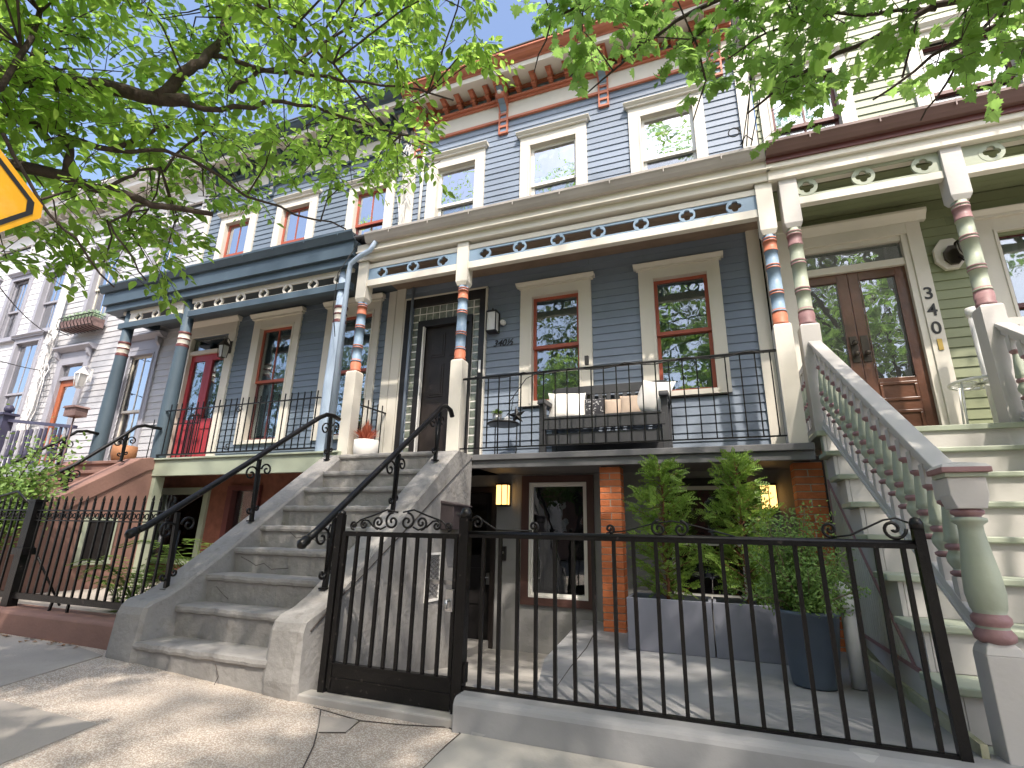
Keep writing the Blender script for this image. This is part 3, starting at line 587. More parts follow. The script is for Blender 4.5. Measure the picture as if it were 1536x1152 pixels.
# ---------------------------------------------------------------- green house
G=thing('row_house','olive green clapboard row house with brown double doors and mauve banded porch posts','row house','row houses along the street')
hol=[(1.05,2.2,DZ-.1,4.25),(2.98,4.3,2.5,4.1),(1.1,1.88,5.3,6.75),(2.76,3.6,5.3,6.75)]
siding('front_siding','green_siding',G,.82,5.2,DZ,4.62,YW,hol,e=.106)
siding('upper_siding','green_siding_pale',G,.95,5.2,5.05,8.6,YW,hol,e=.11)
MB().box(.82,5.2,YW+.001,YW+.02,4.3,5.3).box(.82,5.2,YW+.001,YW+.02,6.75,8.6).build('sheathing','interior',G)
shell(G,.8,5.3,YW+.021,9.5,-.3,8.8)
MB().box(.82,1.1,5.98,6.1,DZ,4.62).build('corner_board','cream',G)
window(G,YW,(1.0,2.02,5.15,6.88),(1.13,1.86,5.2,6.70),6.02,sash='maroon',munt=1,blind=None,crown=.06,label='maroon sashed upper window behind maple leaves')
window(G,YW,(2.62,3.7,5.15,6.88),(2.78,3.56,5.2,6.70),6.02,sash='maroon',munt=1,blind=(.3,'curtain_reflect'),crown=.06,label='maroon sashed upper window at the right edge')
window(G,YW,(2.82,4.5,2.35,4.27),(2.99,4.33,2.45,4.11),3.3,sash='maroon',munt=0,blind=(.98,'curtain'),crown=.06,label='wide porch window with sheer curtain')
c=MB(); c.box(2.24,2.37,YW-.05,YW+.1,DZ,4.38); c.box(2.18,2.24,YW-.035,YW+.1,DZ,4.25); c.box(.98,1.06,YW-.05,YW+.1,DZ,4.38); c.box(1.06,2.24,YW-.05,YW+.1,4.25,4.38); c.box(1.06,2.18,YW-.02,YW+.1,3.9,3.98); c.box(1.06,2.18,YW-.02,YW+.1,4.19,4.25)
c.prism([(YW,4.38),(YW-.06,4.38),(YW-.09,4.42),(YW-.13,4.46),(YW-.13,4.49),(YW,4.5)],'x',.98,2.43); c=c.build('door_casing','cream',G,bevel=.003)
MB().box(1.06,2.18,YW+.03,YW+.04,3.98,4.19).build('transom','glass',c)
for i,(a,e) in enumerate(((1.09,1.633),(1.637,2.18))):
    d=MB(); t=.1; d.box(a,a+t,YW+.02,YW+.07,DZ,3.9); d.box(e-t,e,YW+.02,YW+.07,DZ,3.9); d.box(a+t,e-t,YW+.021,YW+.069,3.8,3.9); d.box(a+t,e-t,YW+.021,YW+.069,DZ,2.65)
    for z0,z1 in ((2.02,2.3),(2.4,2.6)): d.box(a+t+.01,e-t-.01,YW+.008,YW+.021,z0,z0+.03); d.box(a+t+.01,e-t-.01,YW+.008,YW+.021,z1-.03,z1); d.box(a+t+.01,a+t+.035,YW+.008,YW+.021,z0+.03,z1-.03); d.box(e-t-.035,e-t-.01,YW+.008,YW+.021,z0+.03,z1-.03)
    for u in (a+t,e-t-.012): d.box(u,u+.012,YW+.01,YW+.02,2.65,3.8)
    d=d.build('door','wood_door',c,bevel=.003); MB().box(a+t,e-t,YW+.045,YW+.05,2.65,3.8).build('pane','glass',d)
    x=1.585 if i==0 else 1.685
    b=MB(); b.box(x-.035,x+.035,YW+.01,YW+.02,2.84,3.14); h=b.build('door_plate','bronze',d,bevel=.003)
    for zz in ((2.93,3.05) if i==0 else (2.93,)):
        k=MB().lathe([(.01,0),(.012,.025),(.028,.04),(.026,.06),(.008,.068)],(0,0,0),12).build('door_knob','bronze',h); k.rotation_euler=(PI/2,0,0); k.location=(x,YW+.01,zz)
for ch,z in (('3',3.45),('4',3.26),('0',3.06)): text('house_number',ch,.19,(2.305,YW-.052,z),(PI/2,0,0),'number_black',c,xs=.95)
MB().box(2.285,2.325,YW-.06,YW-.05,2.88,3.0).build('door_bell','brass',c)
# octagonal sconce
def octo(r,x,z,y0,y1,sx=.75):
    return [(x+r*sx*math.cos(PI/8+k*PI/4),z+r*math.sin(PI/8+k*PI/4)) for k in range(8)]
b=MB(); b.prism(octo(.19,2.56,3.93,0,0),'y',YW-.06,YW-.015); s=b.build('wall_sconce','cream',G,bevel=.004)
b=MB(); b.prism(octo(.115,2.58,3.9,0,0),'y',YW-.09,YW-.06); s2=b.build('sconce_plate','bronze',s)
b=MB(); b.lathe([(.01,.14),(.03,.12),(.02,.10),(.085,.08),(.085,.07)],(2.64,YW-.2,3.9),14); b.lathe([(.03,-.09),(.02,-.11),(.03,-.13),(.006,-.16)],(2.64,YW-.2,3.9),12)
for k in range(4): a=k*PI/2+.4; b.tube([(2.64+.08*math.cos(a),YW-.2+.08*math.sin(a),3.975),(2.64+.07*math.cos(a),YW-.2+.07*math.sin(a),3.88),(2.64+.03*math.cos(a),YW-.2+.03*math.sin(a),3.81)],.006,5)
b.tube([(2.62,YW-.09,3.86),(2.63,YW-.13,3.80),(2.64,YW-.19,3.80)],.01,6); b.build('sconce_frame','bronze',s); MB().lathe([(.025,-.09),(.055,-.04),(.068,.02),(.07,.07)],(2.64,YW-.2,3.9),16).build('sconce_glass','lamp_clear',s)
pg=('pale_riser','sage','mauve')
for x in (1.02,2.40): post(G,x,5.28,1.93,3.0,4.06,4.72,.165,pg)
b=MB(); b.box(.84,5.2,5.16,5.38,4.63,4.74); b.box(.83,5.2,5.12,5.38,4.74,4.84); b.build('porch_beam','cream',G,bevel=.004)
gutter(G,.835,5.2,4.86,4.99,'brown_gutter',5.10); MB().box(.835,5.2,5.10,5.16,4.80,4.862).build('fascia','maroon',G)
MB().prism([(5.01,4.975),(YW,5.2),(YW,5.15),(5.01,4.95)],'x',.83,5.2).build('porch_roof','roofing',G)
for q in ((1.105,2.315,5.22,5.30,4.32,4.40),(2.485,5.2,5.22,5.30,4.32,4.40)): box('frieze_rail','cream',G,*q,bevel=.004)
fret(G,1.105,2.315,(1.19,1.69,2.19),4.401,4.625,5.235,'sage',R_=.1); fret(G,2.485,5.2,(2.71,3.21,3.71,4.21,4.71),4.401,4.625,5.235,'sage',R_=.1)
b=MB()
for k in range(7): b.box(.84,5.2,5.39+.1*k,5.39+.1*k+.094,4.62,4.635)
b.box(.84,5.2,5.39,6.08,4.635,4.64); b.build('porch_ceiling','green_siding',G)
MB().box(.93,5.2,5.13,6.08,1.90,1.945).box(.97,5.2,5.17,5.25,.1,1.90).build('porch_deck','sage',G,bevel=.004)

# ---------------------------------------------------------------- steps of the green house
S=thing('wooden_steps','wide wooden steps with sage treads and pale risers up to the olive green house','steps')
for k in range(1,9):
    z=1.945-.224*k; y=5.15-.28*k
    if z<.1: break
    MB().box(.92,4.2,y-.03,y+.27,z-.038,z).build('tread','sage',S,bevel=.008)
for k in range(0,8):
    z=1.945-.224*k; y=5.15-.28*k
    MB().box(1.003,4.2,y+.001,y+.02,z-.224,z-.038).build('riser','pale_riser',S)
# side carriage: stepped side, recessed triangular beadboard panel, base board
b=MB(); poly=[(2.93,.16),(5.15,.16),(5.15,1.905)]
for k in range(0,8):
    z=1.945-.224*k; y=5.15-.28*k; poly+= [(y,z-.04),(y,z-.224-.04)]
poly=[(5.17,.32)]+[(5.17,1.905)]+[p for k in range(0,8) for p in ((5.15-.28*k,1.905-.224*k),(5.15-.28*k,1.905-.224*(k+1)))]+[(2.93,.13),(2.93,.1),(3.3,.1)]
b.prism(poly,'x',.975,1.0); b.build('side_board','pale_riser',S)
b=MB(); b.prism([(5.17,.36),(5.17,1.50),(3.70,.36)],'x',.966,.975); b.build('side_panel','sage_light',S)
b=MB()
y=3.78
while y<5.12:
    zt=.36+(y-3.70)*(1.14/1.47); b.box(.962,.966,y,y+.045,.37,zt-.03); y+=.055
b.build('beadboard','sage_light',S)
b=MB(); b.bar((.967,3.68,.355),(.967,5.17,1.51),.012,.018,up=(0,0,1)); b.box(.960,.972,3.60,5.17,.338,.362); b.box(.960,.972,5.13,5.17,.36,1.50); b.build('panel_trim','mauve',S)
MB().box(.95,.976,2.95,5.25,.10,.215).build('base_board','moss_board',S); 
# railing
RL=thing('stair_railing','turned wooden stair railing with cream handrail and big newel beside the black fence','stair railing','railings of the green house steps')
def baluster(parent):
    b=MB(); b.box(-.03,.03,-.03,.03,0,.16); b.box(-.03,.03,-.03,.03,.655,.80)
    P=[(.024,.16),(.034,.175),(.034,.19),(.022,.2),(.022,.21),(.035,.25),(.036,.28),(.024,.325),(.034,.34),(.034,.36),(.024,.37),(.034,.385),(.03,.42),(.026,.5),(.018,.61),(.018,.62),(.03,.635),(.03,.65),(.02,.66)]
    ms=[2,2,2,1,1,1,1,2,2,2,1,1,1,1,2,2,2,2]
    b.lathe([(r*1.22,z) for r,z in P],(0,0,0),12,mats=ms)
    return b.build('baluster',['pale_riser','sage','mauve'],parent)
def newel(parent,x,y,z0):
    b=MB(); h=.068
    b.box(-h,h,-h,h,0,.42); b.lathe([(h*1.414,0),(h*1.2,.03),(h*.9,.05)],(0,0,.42),4,rot=PI/4)
    o=b.build('newel_post','pale_riser',parent,bevel=.004); o.location=(x,y,z0); b=MB()
    b.prism([(-h*1.05,1.08),(-h*.8,1.02),(h*.8,1.02),(h*1.05,1.08),(h*1.05,1.16),(-h*1.05,1.16)],'y',-h*1.02,h*1.02)
    b.build('cap_block','pale_riser',o,bevel=.004)
    P=[(.06,.46,1),(.085,.475,1),(.09,.495,1),(.07,.52,0),(.07,.53,1),(.085,.545,1),(.085,.565,1),(.068,.58,0),(.078,.60,0),(.088,.66,0),(.082,.74,0),(.066,.84,0),(.056,.92,0),(.056,.95,0),(.08,.965,0),(.08,.98,0),(.058,.985,1),(.058,.99,1),(.075,1.0,1),(.075,1.015,1),(.06,1.02,1)]
    MB().lathe([(r*.82,z) for r,z,m in P],(0,0,0),24,mats=[m for r,z,m in P][:-1]).build('turned_shaft',['sage','mauve'],o)
    b=MB(); b.box(-h-.012,h+.012,-h-.012,h+.012,1.16,1.18); b.build('newel_cap','sage',o,bevel=.003); b=MB(); b.box(-h-.026,h+.026,-h-.026,h+.026,1.18,1.205); b.build('cap_edge','mauve',o,bevel=.004)
    b=MB(); b.lathe([((h+.024)*1.414,1.205),((h+.01)*1.414,1.22),(.02,1.235)],(0,0,0),4,rot=PI/4); b.build('cap_top','pale_riser',o)
    return o
def railing(parent,x):
    newel(parent,x+.01,2.99,.135)
    p0=Vector((x,3.02,1.30)); p1=Vector((x-.05 if x<2 else x,5.2,2.80)); sl=(p1.z-p0.z)/(p1.y-p0.y)
    b=MB(); b.bar(p0,p1,.105,.03); b.bar(p0-Vector((0,0,.03)),p1-Vector((0,0,.03)),.075,.03); b.bar(p0-Vector((0,0,.065)),p1-Vector((0,0,.065)),.05,.045); b.build('handrail','pale_riser',parent,bevel=.006)
    b=MB(); b.bar(p0-Vector((0,0,.66)),p1-Vector((0,0,.78)),.065,.06); b.bar(p0-Vector((0.034,0,.69)),p1-Vector((.034,0,.81)),.02,.022); b.build('bottom_rail','pale_riser',parent,bevel=.004)
    B=None; n=16
    for i in range(n):
        y=3.16+i*(5.12-3.16)/(n-1); t=(y-p0.y)/(p1.y-p0.y)
        o=baluster(parent) if B is None else B.copy()
        if B is None: B=o
        else: col.objects.link(o)
        zt=p0.z+t*(p1.z-p0.z)-.085; zb=p0.z-.65+t*(p1.z-p0.z-.12)
        o.location=(x+(p1.x-x)*t,y,zb); o.scale=(1,1,(zt-zb)/.80)
railing(RL,1.085)
RR=thing('stair_railing','second turned stair railing descending from the far porch post at the right edge','stair railing','railings of the green house steps'); railing(RR,2.43)
SR=thing('porch_railing','short sage baluster railing between the blue and green porches','railing'); b=MB(); b.box(.985,1.055,5.38,6.05,2.66,2.72); b.box(.99,1.05,5.38,6.05,2.02,2.07); b.build('rail','pale_riser',SR)
B=None
for i in range(5):
    o=baluster(SR) if B is None else B.copy()
    if B is None: B=o
    else: col.objects.link(o)
    o.location=(1.02,5.45+i*.13,2.05); o.scale=(1,1,.78)
PR_=thing('porch_railing','sage baluster porch railing right of the far porch post','railing'); b=MB(); b.box(2.49,5.2,5.25,5.31,2.80,2.87); b.box(2.49,5.2,5.25,5.31,2.05,2.1); b.build('rail','pale_riser',PR_)
B=None
for i in range(12):
    o=baluster(PR_) if B is None else B.copy()
    if B is None: B=o
    else: col.objects.link(o)
    o.location=(2.6+i*.14,5.28,2.08); o.scale=(1,1,.9)
o=MB().tube([(2.48,5.72,1.95),(2.48,5.72,3.10)],.042,14).tube([(2.48,5.72,3.08),(2.48,5.72,3.17)],.052,14).build('standing_pipe','white_metal'); tag(o,'white capped tube standing on the green porch behind the post','pipe')
tb=thing('bistro_table','small round white metal table on the green porch','table'); tx,ty=2.42,5.72
tx,ty=2.36,5.6
b=MB(); ringp=[(tx+.22*math.cos(t*PI/12),ty+.22*math.sin(t*PI/12),2.40) for t in range(25)]; b.tube(ringp,.014,6,cap=False)
for k in range(8): a=k*PI/8; b.bar((tx-.21*math.cos(a),ty-.21*math.sin(a),2.395),(tx+.21*math.cos(a),ty+.21*math.sin(a),2.395),.018,.006)
b.build('table_top','white_metal',tb)
for k in range(4):
    a=k*PI/2+.5; MB().tube([(tx+.2*math.cos(a),ty+.2*math.sin(a),2.39),(tx+.24*math.cos(a),ty+.24*math.sin(a),1.95)],.009,6).build('leg','white_metal',tb)
# ---------------------------------------------------------------- ground
def gz(x): 
    return 0.0 if x>-2.4 else (.085*min(1,(-2.4-x)/1.8) if x>-4.2 else .085+.004*(-4.2-x))
def strip(name,m,x0,x1,y0,y1,dz,nx=40,zf=None,kind='structure',zz=None):
    b=MB(); vs=[];fs=[]
    for i in range(nx+1):
        x=x0+(x1-x0)*i/nx
        for y in (y0,y1): vs.append((x,y,(zf or gz)(x)+dz))
    for i in range(nx): fs.append((2*i,2*i+2,2*i+3,2*i+1))
    o=b.add(vs,fs).build(name,m); o['kind']='structure'; return o
b=MB(); b.add([(-200,-200,-.45),(200,-200,-.45),(200,200,-.45),(-200,200,-.45)],[(0,1,2,3)]); struct(b.build('ground','slab_grey'))
strip('sidewalk','aggregate',-40,40,-2.2,3.3,0,160)
strip('road','asphalt',-60,60,-12,-2.36,-.14,20,lambda x:0.0)
b=MB(); b.box(-60,60,-2.36,-2.2,-.4,.005); struct(b.build('kerb','slab_grey'))
def slab(name,m,poly,dz=.004,n=1):
    b=MB(); b.add([(x,y,gz(x)+dz) for x,y in poly]+[(x,y,gz(x)-.03) for x,y in poly],[list(range(len(poly)))]+[(i,i+len(poly),(i+1)%len(poly)+len(poly),(i+1)%len(poly)) for i in range(len(poly))]); return struct(b.build(name,m))
slab('paving_slab','slab_grey',[(-6.308, 2.881), (-4.75, 2.9), (-4.239, 2.793), (-3.984, 2.083), (-4.043, 1.767)])
slab('paving_slab','slab_grey',[(-4.286, 1.979), (-3.731, 1.97), (-2.998, 2.026), (-2.881, 1.579), (-2.882, 1.413)])
slab('paving_slab','slab_pale',[(-1.308, 2.76), (-0.2, 2.75), (4.5, 2.75), (4.5, 1.0), (-1.072, 1.667), (-1.252, 2.097), (-1.284, 2.333)])
slab('paving_slab','slab_grey',[(-2.143, 2.658), (-1.911, 2.708), (-1.846, 2.523), (-1.987, 2.458)])
# painted patio, curb and walk in front of the basement
edge=[(-1.42,5.9),(-1.30,4.8),(-1.20,3.85),(-1.06,3.3),(-1.02,3.02)]
b=MB(); n=len(edge); 
vs=[(x,y,.125+ .04*(5.9-y)/3) for x,y in edge]+[(.98,3.02,.163),(.98,5.9,.125)]
vs+= [(x,y,-.4) for x,y,z in vs]; m_=n+2
b.add(vs,[list(range(m_))]+[(i,i+m_,(i+1)%m_+m_,(i+1)%m_) for i in range(m_)]); struct(b.build('patio','patio_grey'))
b=MB(); b.tube([(-.91,3.1,.158),(-.97,3.7,.152),(-1.02,4.4,.143),(-1.12,5.2,.134)],.006,4,smooth=False); struct(b.build('patio_joint','crack'))
b=MB(); ys=[(2.9,.012),(3.3,.0),(3.9,-.08),(4.6,-.19),(4.9,-.235),(5.95,-.25)]
vs=[];fs=[]
for y,z in ys: vs+=[(-3.4,y,z),(-.9,y,z)]
for i in range(len(ys)-1): fs.append((2*i,2*i+1,2*i+3,2*i+2))
b.add(vs,fs); struct(b.build('basement_walk','walk_light'))
MB().box(-3.3,-2.5,5.35,5.9,-.3,-.17).build('walk_step','walk_light')['kind']='structure'
def roughbox(name,m,x0,x1,y0,y1,z0,z1,r=.03,parent=None,kind=None):
    b=MB(); b.prism([(y0,z0),(y1,z0),(y1,z1),(y0+r,z1),(y0+r*.3,z1-r*.3),(y0,z1-r)],'x',x0,x1); o=b.build(name,m,parent,bevel=.012)
    if kind: o['kind']=kind
    return o
roughbox('patio_curb','patio_grey',-1.37,4.5,2.76,3.03,-.1,.165,.04,kind='structure')
b=MB(); b.box(-2.44,-1.37,2.80,2.92,-.1,.045); struct(b.build('gate_sill','walk_light',bevel=.01))
roughbox('brownstone_curb','brownstone',-22,-4.22,2.92,3.2,-.1,.275,.03,kind='structure')
b=MB(); b.box(-22,-4.2,3.2,5.9,-.1,.2); struct(b.build('front_yard','slab_grey'))
# loose leaves by the curb
b=MB()
for i in range(90):
    x=random.uniform(-6.5,-4.6); y=2.9-abs(random.gauss(0,.06)); z=gz(x)+.006; a=random.uniform(0,6.3); r=random.uniform(.01,.025)
    b.add([(x+r*math.cos(a+k*2.1),y+r*math.sin(a+k*2.1),z+random.uniform(0,.012)) for k in range(3)],[(0,1,2)])
o=b.build('leaf_litter','litter_brown'); tag(o,'dry brown leaf litter lying along the brownstone curb','leaf litter',kind='stuff')
# cracks
for pts in [[(-2.201, 2.742), (-2.039, 2.538), (-1.881, 2.32), (-1.76, 2.12), (-1.634, 1.928)], [(-2.271, 2.761), (-1.892, 2.694), (-1.662, 2.733), (-1.41, 2.806), (-1.314, 2.757), (-1.306, 2.581), (-1.281, 2.334), (-1.252, 2.097)], [(-1.975, 2.464), (-1.852, 2.52), (-1.892, 2.694)]]: struct(MB().tube([(x,y,gz(x)+.003) for x,y in pts],.0035,4,smooth=False).build('pavement_crack','crack'))

# ---------------------------------------------------------------- grey stoop
ST=thing('stoop','worn grey painted concrete stoop with sloping side walls rising to the blue house','stoop')
ny=[2.77,3.02,3.245,3.475,3.72,3.965,4.21,4.455,4.70]; nz=[.21,.43,.64,.84,1.03,1.22,1.415,1.61,1.83]
for i in range(9):
    y=ny[i]; z=nz[i]; ye=ny[i+1]+.1 if i<8 else 5.2; zb=(nz[i-1]-.05 if i else -.1); N=26; x0,x1=-3.92,-2.68
    b=MB(); prof=[(ye,z),(y+.03,z),(y+.006,z-.008),(y,z-.03),(y+.004,z-.048),(y+.022,z-.056),(y+.026,zb),(ye,zb)]
    vs=[];fs=[]
    for j in range(N+1):
        x=x0+(x1-x0)*j/N; w=.003*math.sin(j*1.3+i*2)+.002*math.sin(j*2.9+i)+random.uniform(-.003,.003)
        for q,(yy,zz) in enumerate(prof): vs.append((x,yy+(w if 0<q<6 else 0),zz+(w*.6 if 0<q<5 else 0)))
    n=len(prof)
    for j in range(N):
        for q in range(n): fs.append((j*n+q,(j+1)*n+q,(j+1)*n+(q+1)%n,j*n+(q+1)%n))
    b.add(vs,[f[::-1] for f in fs]); b.build('step','stoop_grey',ST)
for P in ([(-3.55,3.246,.80),(-3.45,3.243,.77),(-3.38,3.243,.74),(-3.3,3.243,.76),(-3.22,3.243,.72),(-3.05,3.243,.735)],[(-3.3,3.47,1.0),(-3.22,3.465,.95),(-3.12,3.465,.97),(-3.0,3.465,.93),(-2.88,3.465,.95)],[(-3.5,3.02,.60),(-3.42,3.02,.55),(-3.36,3.02,.52)],[(-3.1,2.768,.17),(-3.05,2.765,.1),(-3.08,2.765,.04)]):
    MB().tube([(x,y-.002+random.uniform(-.002,.002),z-.02) for x,y,z in P],.003,4,smooth=False).build('crack','crack',ST)
def cheek(name,parent,x0,x1,m,side=1):
    P=[(2.80,-.1),(2.775,.1),(2.785,.38),(2.80,.43),(2.84,.47),(2.95,.50),(3.06,.56),(3.46,.845),(4.70,1.79),(4.78,1.835),(5.14,1.835),(5.14,-.3),(2.8,-.3)]
    N=6; b=MB(); vs=[];fs=[]; xs=[x0,x0+.02,(x0+x1)/2,x1-.02,x1]
    for j,x in enumerate(xs):
        ins=.018 if j in(0,4) else 0
        for q,(y,z) in enumerate(P):
            r=random.uniform(-.004,.004); fl=.05*max(0,1-(z+.1)/.6) if q<5 and j in(0,4) else 0
            vs.append((x+(fl if x>(x0+x1)/2 else -fl)*0.6,y+(ins if q<5 else 0)+r,z-(ins if 3<q<10 else 0)+r))
    n=len(P)
    for j in range(len(xs)-1):
        for q in range(n): fs.append((j*n+q,j*n+(q+1)%n,(j+1)*n+(q+1)%n,(j+1)*n+q))
    fs.append(list(range(n))[::-1]); fs.append([(len(xs)-1)*n+q for q in range(n)])
    b.add(vs,fs); o=b.build(name,m,parent)
    return o
cheek('side_wall',ST,-4.19,-3.90,'stoop_grey'); rw=cheek('side_wall',ST,-2.70,-2.45,'stoop_grey')
b=MB(); b.prism([(3.25,.62),(3.36,.705),(4.85,1.64),(5.14,1.82),(5.14,1.828),(4.78,1.828),(4.70,1.78),(3.46,.835),(3.1,.58)],'x',-2.447,-2.438); b.build('coping','stoop_grey',rw)
b=MB(); b.tube([(-2.443,2.86,.38),(-2.441,3.05,.52),(-2.441,3.36,.70),(-2.441,4.0,1.09),(-2.441,4.85,1.64)],.006,5); b.build('groove','crack',rw)
b=MB(); b.box(-2.445,-2.43,4.25,4.27,.40,.82); b.box(-2.445,-2.43,4.5,4.52,.40,.82); b.box(-2.445,-2.43,4.27,4.5,.80,.82); b.box(-2.445,-2.43,4.27,4.5,.40,.42); b.box(-2.448,-2.444,4.27,4.5,.42,.8,1)
for k in range(9):
    z=.42+.042*k; b.bar((-2.436,4.27,z),(-2.436,4.5,min(z+.12,.8)),.005,.005,2); b.bar((-2.434,4.5,z),(-2.434,4.27,min(z+.12,.8)),.005,.005,2)
b.build('wall_vent',['white_trim','interior','steel'],rw)
b=MB(); b.box(-2.447,-2.30,4.47,4.83,1.03,1.27); b.prism([(-2.447,1.30),(-2.447,1.27),(-2.28,1.25),(-2.28,1.265)][::-1],'y',4.46,4.84); mb=b.build('mailbox','mailbox_brown',bevel=.004); tag(mb,'dark brown mailbox fixed to the side wall of the grey stoop','mailbox')
MB().box(-2.30,-2.295,4.53,4.77,1.17,1.19).build('mail_slot','interior',mb)
# ---------------------------------------------------------------- wrought iron rails of the stoop
def S_(b,c,r,a0,dirn,plane='yz',t=.009,turns=1.35): b.tube(spiral(c,r,turns,a0,plane,dirn),t,6)
def ironrail(label,x,P,posts,group,extra=0,tr=.026):
    o=thing('stoop_rail',label,'handrail',group)
    b=MB(); b.tube([(x,y,z) for y,z in P],tr,12); 
    e=Vector((x,*P[0])); d=(Vector((x,*P[0]))-Vector((x,*P[1]))).normalized()
    b.tube([e-d*.02,e,e+d*.02,e+d*.05,e+d*.075],[tr,tr*1.35,tr*1.25,tr*1.4,tr*.6],12); b.build('handrail','black_iron',o)
    for (y0,z0,y1,z1) in posts:
        b=MB(); b.bar((x,y0,z0),(x,y1,z1-.02),.03)
        h=z1-z0; f=1 if y1>=y0 else -1
        # scrolls in front of (street side) and behind the post
        S_(b,(x,y0-.09,z1-.165),.078,0,1); S_(b,(x,y0+.085,z1-.11),.064,PI,-1)
        b.tube([(x,y0-.015,z0+.12),(x,y0-.02,z1-.24),(x,y0-.03,z1-.12),(x,y0-.015,z1-.07)],.007,6)
        S_(b,(x,y0+.04,z0+.13),.03,PI,1,turns=1.1); S_(b,(x,y0-.045,z0+.10),.034,0,-1,turns=1.1)
        b.tube([(x,y0+.01,z0+.1),(x,y0+.015,z0+.2),(x,y0+.02,z1-.16)],.007,6)
        b.box(x-.03,x+.03,y0-.03,y0+.03,z0,z0+.012)
        b.build('rail_post','black_iron',o)
    return o
GR='wrought iron handrails of the grey stoop'
ironrail('left iron handrail of the grey stoop, ending at the porch corner post',-4.04,[(2.70,.96),(2.78,1.0),(3.6,1.59),(4.45,2.21),(4.56,2.27),(4.68,2.28),(4.78,2.26)],[(3.03,.52,3.0,1.13),(3.74,1.06,3.72,1.66),(4.66,1.76,4.63,2.27)],GR)
ironrail('right iron handrail of the grey stoop with a ribbed knob end near the black gate',-2.59,[(2.88,.93),(2.97,.99),(3.8,1.63),(4.50,2.17),(4.62,2.27),(4.72,2.31),(4.83,2.29),(4.88,2.23)],[(3.12,.60,3.15,1.11),(3.88,1.16,3.90,1.69),(4.56,1.70,4.61,2.24)],GR)
# ---------------------------------------------------------------- front fence and gate
FY=2.9
F=thing('iron_fence','black wrought iron fence on the grey curb in front of the planters','fence')
b=MB(); b.bar((-1.39,FY,.985),(.86,FY,.985),.034,.02); b.tube([(-1.39,FY,1.0),(.86,FY,1.0)],.014,8); b.build('top_rail','black_iron',F)
b=MB(); b.bar((-1.39,FY,.172),(.86,FY,.172),.03,.014); b.build('bottom_rail','black_iron',F)
b=MB(); b.bar((.88,FY,-.05),(.865,FY,1.06),.042); b.lathe([(.028,0),(.028,.03),(.02,.048),(.006,.055)],(.865,FY,1.06),12); b.build('fence_post','black_iron',F)
b=MB(); 
for x in (-.32,): b.bar((x,FY,.10),(x,FY,.17),.016)
b.build('foot','black_iron',F)
pk=MB().bar((0,0,.175),(0,0,.98),.019).build('picket','black_iron',F); pk.location=(-1.28,FY,0)
n=20
for i in range(1,n):
    c=pk.copy(); col.objects.link(c); c.location=(-1.28+i*(.80+1.28)/(n-1),FY,0); c.rotation_euler=(0,random.uniform(-.006,.006),0)
def sc(b,cx,cz,r,a0,d,t=.0075,turns=1.4): b.tube(spiral((cx,FY,cz),r,turns,a0,'xz',d),t,6)
b=MB(); z=1.0
sc(b,-1.33,z+.06,.042,PI*.9,-1); b.tube([(-1.37,FY,z+.08),(-1.33,FY,z+.10),(-1.27,FY,z+.06),(-1.2,FY,z+.022),(-.98,FY,z+.02)],.006,6); sc(b,-.97,z+.045,.03,-PI/2,1)
b.build('scrollwork','black_iron',F); b=MB()
sc(b,-.53,z+.04,.025,-PI/2,1); b.tube([(-.55,FY,z+.018),(-.45,FY,z+.03),(-.30,FY,z+.07),(-.2,FY,z+.085),(-.08,FY,z+.06),(.1,FY,z+.012)],.0045,6); sc(b,-.27,z+.045,.042,PI/2,1); sc(b,-.16,z+.045,.042,PI/2,-1)
b.build('scrollwork','black_iron',F); b=MB()
sc(b,.52,z+.055,.036,-PI/2,-1); b.tube([(.52,FY,z+.018),(.6,FY,z+.03),(.74,FY,z+.10),(.79,FY,z+.11),(.835,FY,z+.09)],.005,6); sc(b,.775,z+.062,.05,0,-1)
b.build('scrollwork','black_iron',F)
GP=thing('gate_post','square black iron gate post with a rounded top at the left end of the fence','gate post'); b=MB(); b.box(-1.435,-1.375,FY-.03,FY+.03,-.02,1.09); b.lathe([(.035,0),(.036,.03),(.026,.055),(.008,.062)],(-1.405,FY,1.09),14); b.box(-1.375,-1.36,FY-.02,FY+.02,.2,.3); b.build('post','black_iron',GP)
GT=thing('iron_gate','black iron gate with rusty kick plate and a crest of scrolls beside the grey stoop','gate')
b=MB(); b.box(-2.30,-1.45,FY-.012,FY+.012,.965,.995); b.bar((-2.285,FY,.07),(-2.285,FY,.97),.03); b.bar((-1.462,FY,.07),(-1.462,FY,.97),.022); b.build('gate_frame','black_iron',GT)
b=MB(); b.box(-2.29,-1.455,FY-.01,FY+.01,.05,.205); b.box(-2.29,-1.455,FY-.016,FY-.01,.125,.135); b.box(-2.29,-1.455,FY-.02,FY+.02,.205,.215); b.build('kick_plate','black_iron',GT)
p2=MB().bar((0,0,.21),(0,0,.97),.019).build('picket','black_iron',GT); p2.location=(-2.185,FY,0)
for i in range(1,8): c=p2.copy(); col.objects.link(c); c.location=(-2.185+i*.0905,FY,0); c.rotation_euler=(0,random.uniform(-.006,.006),0)
b=MB(); 
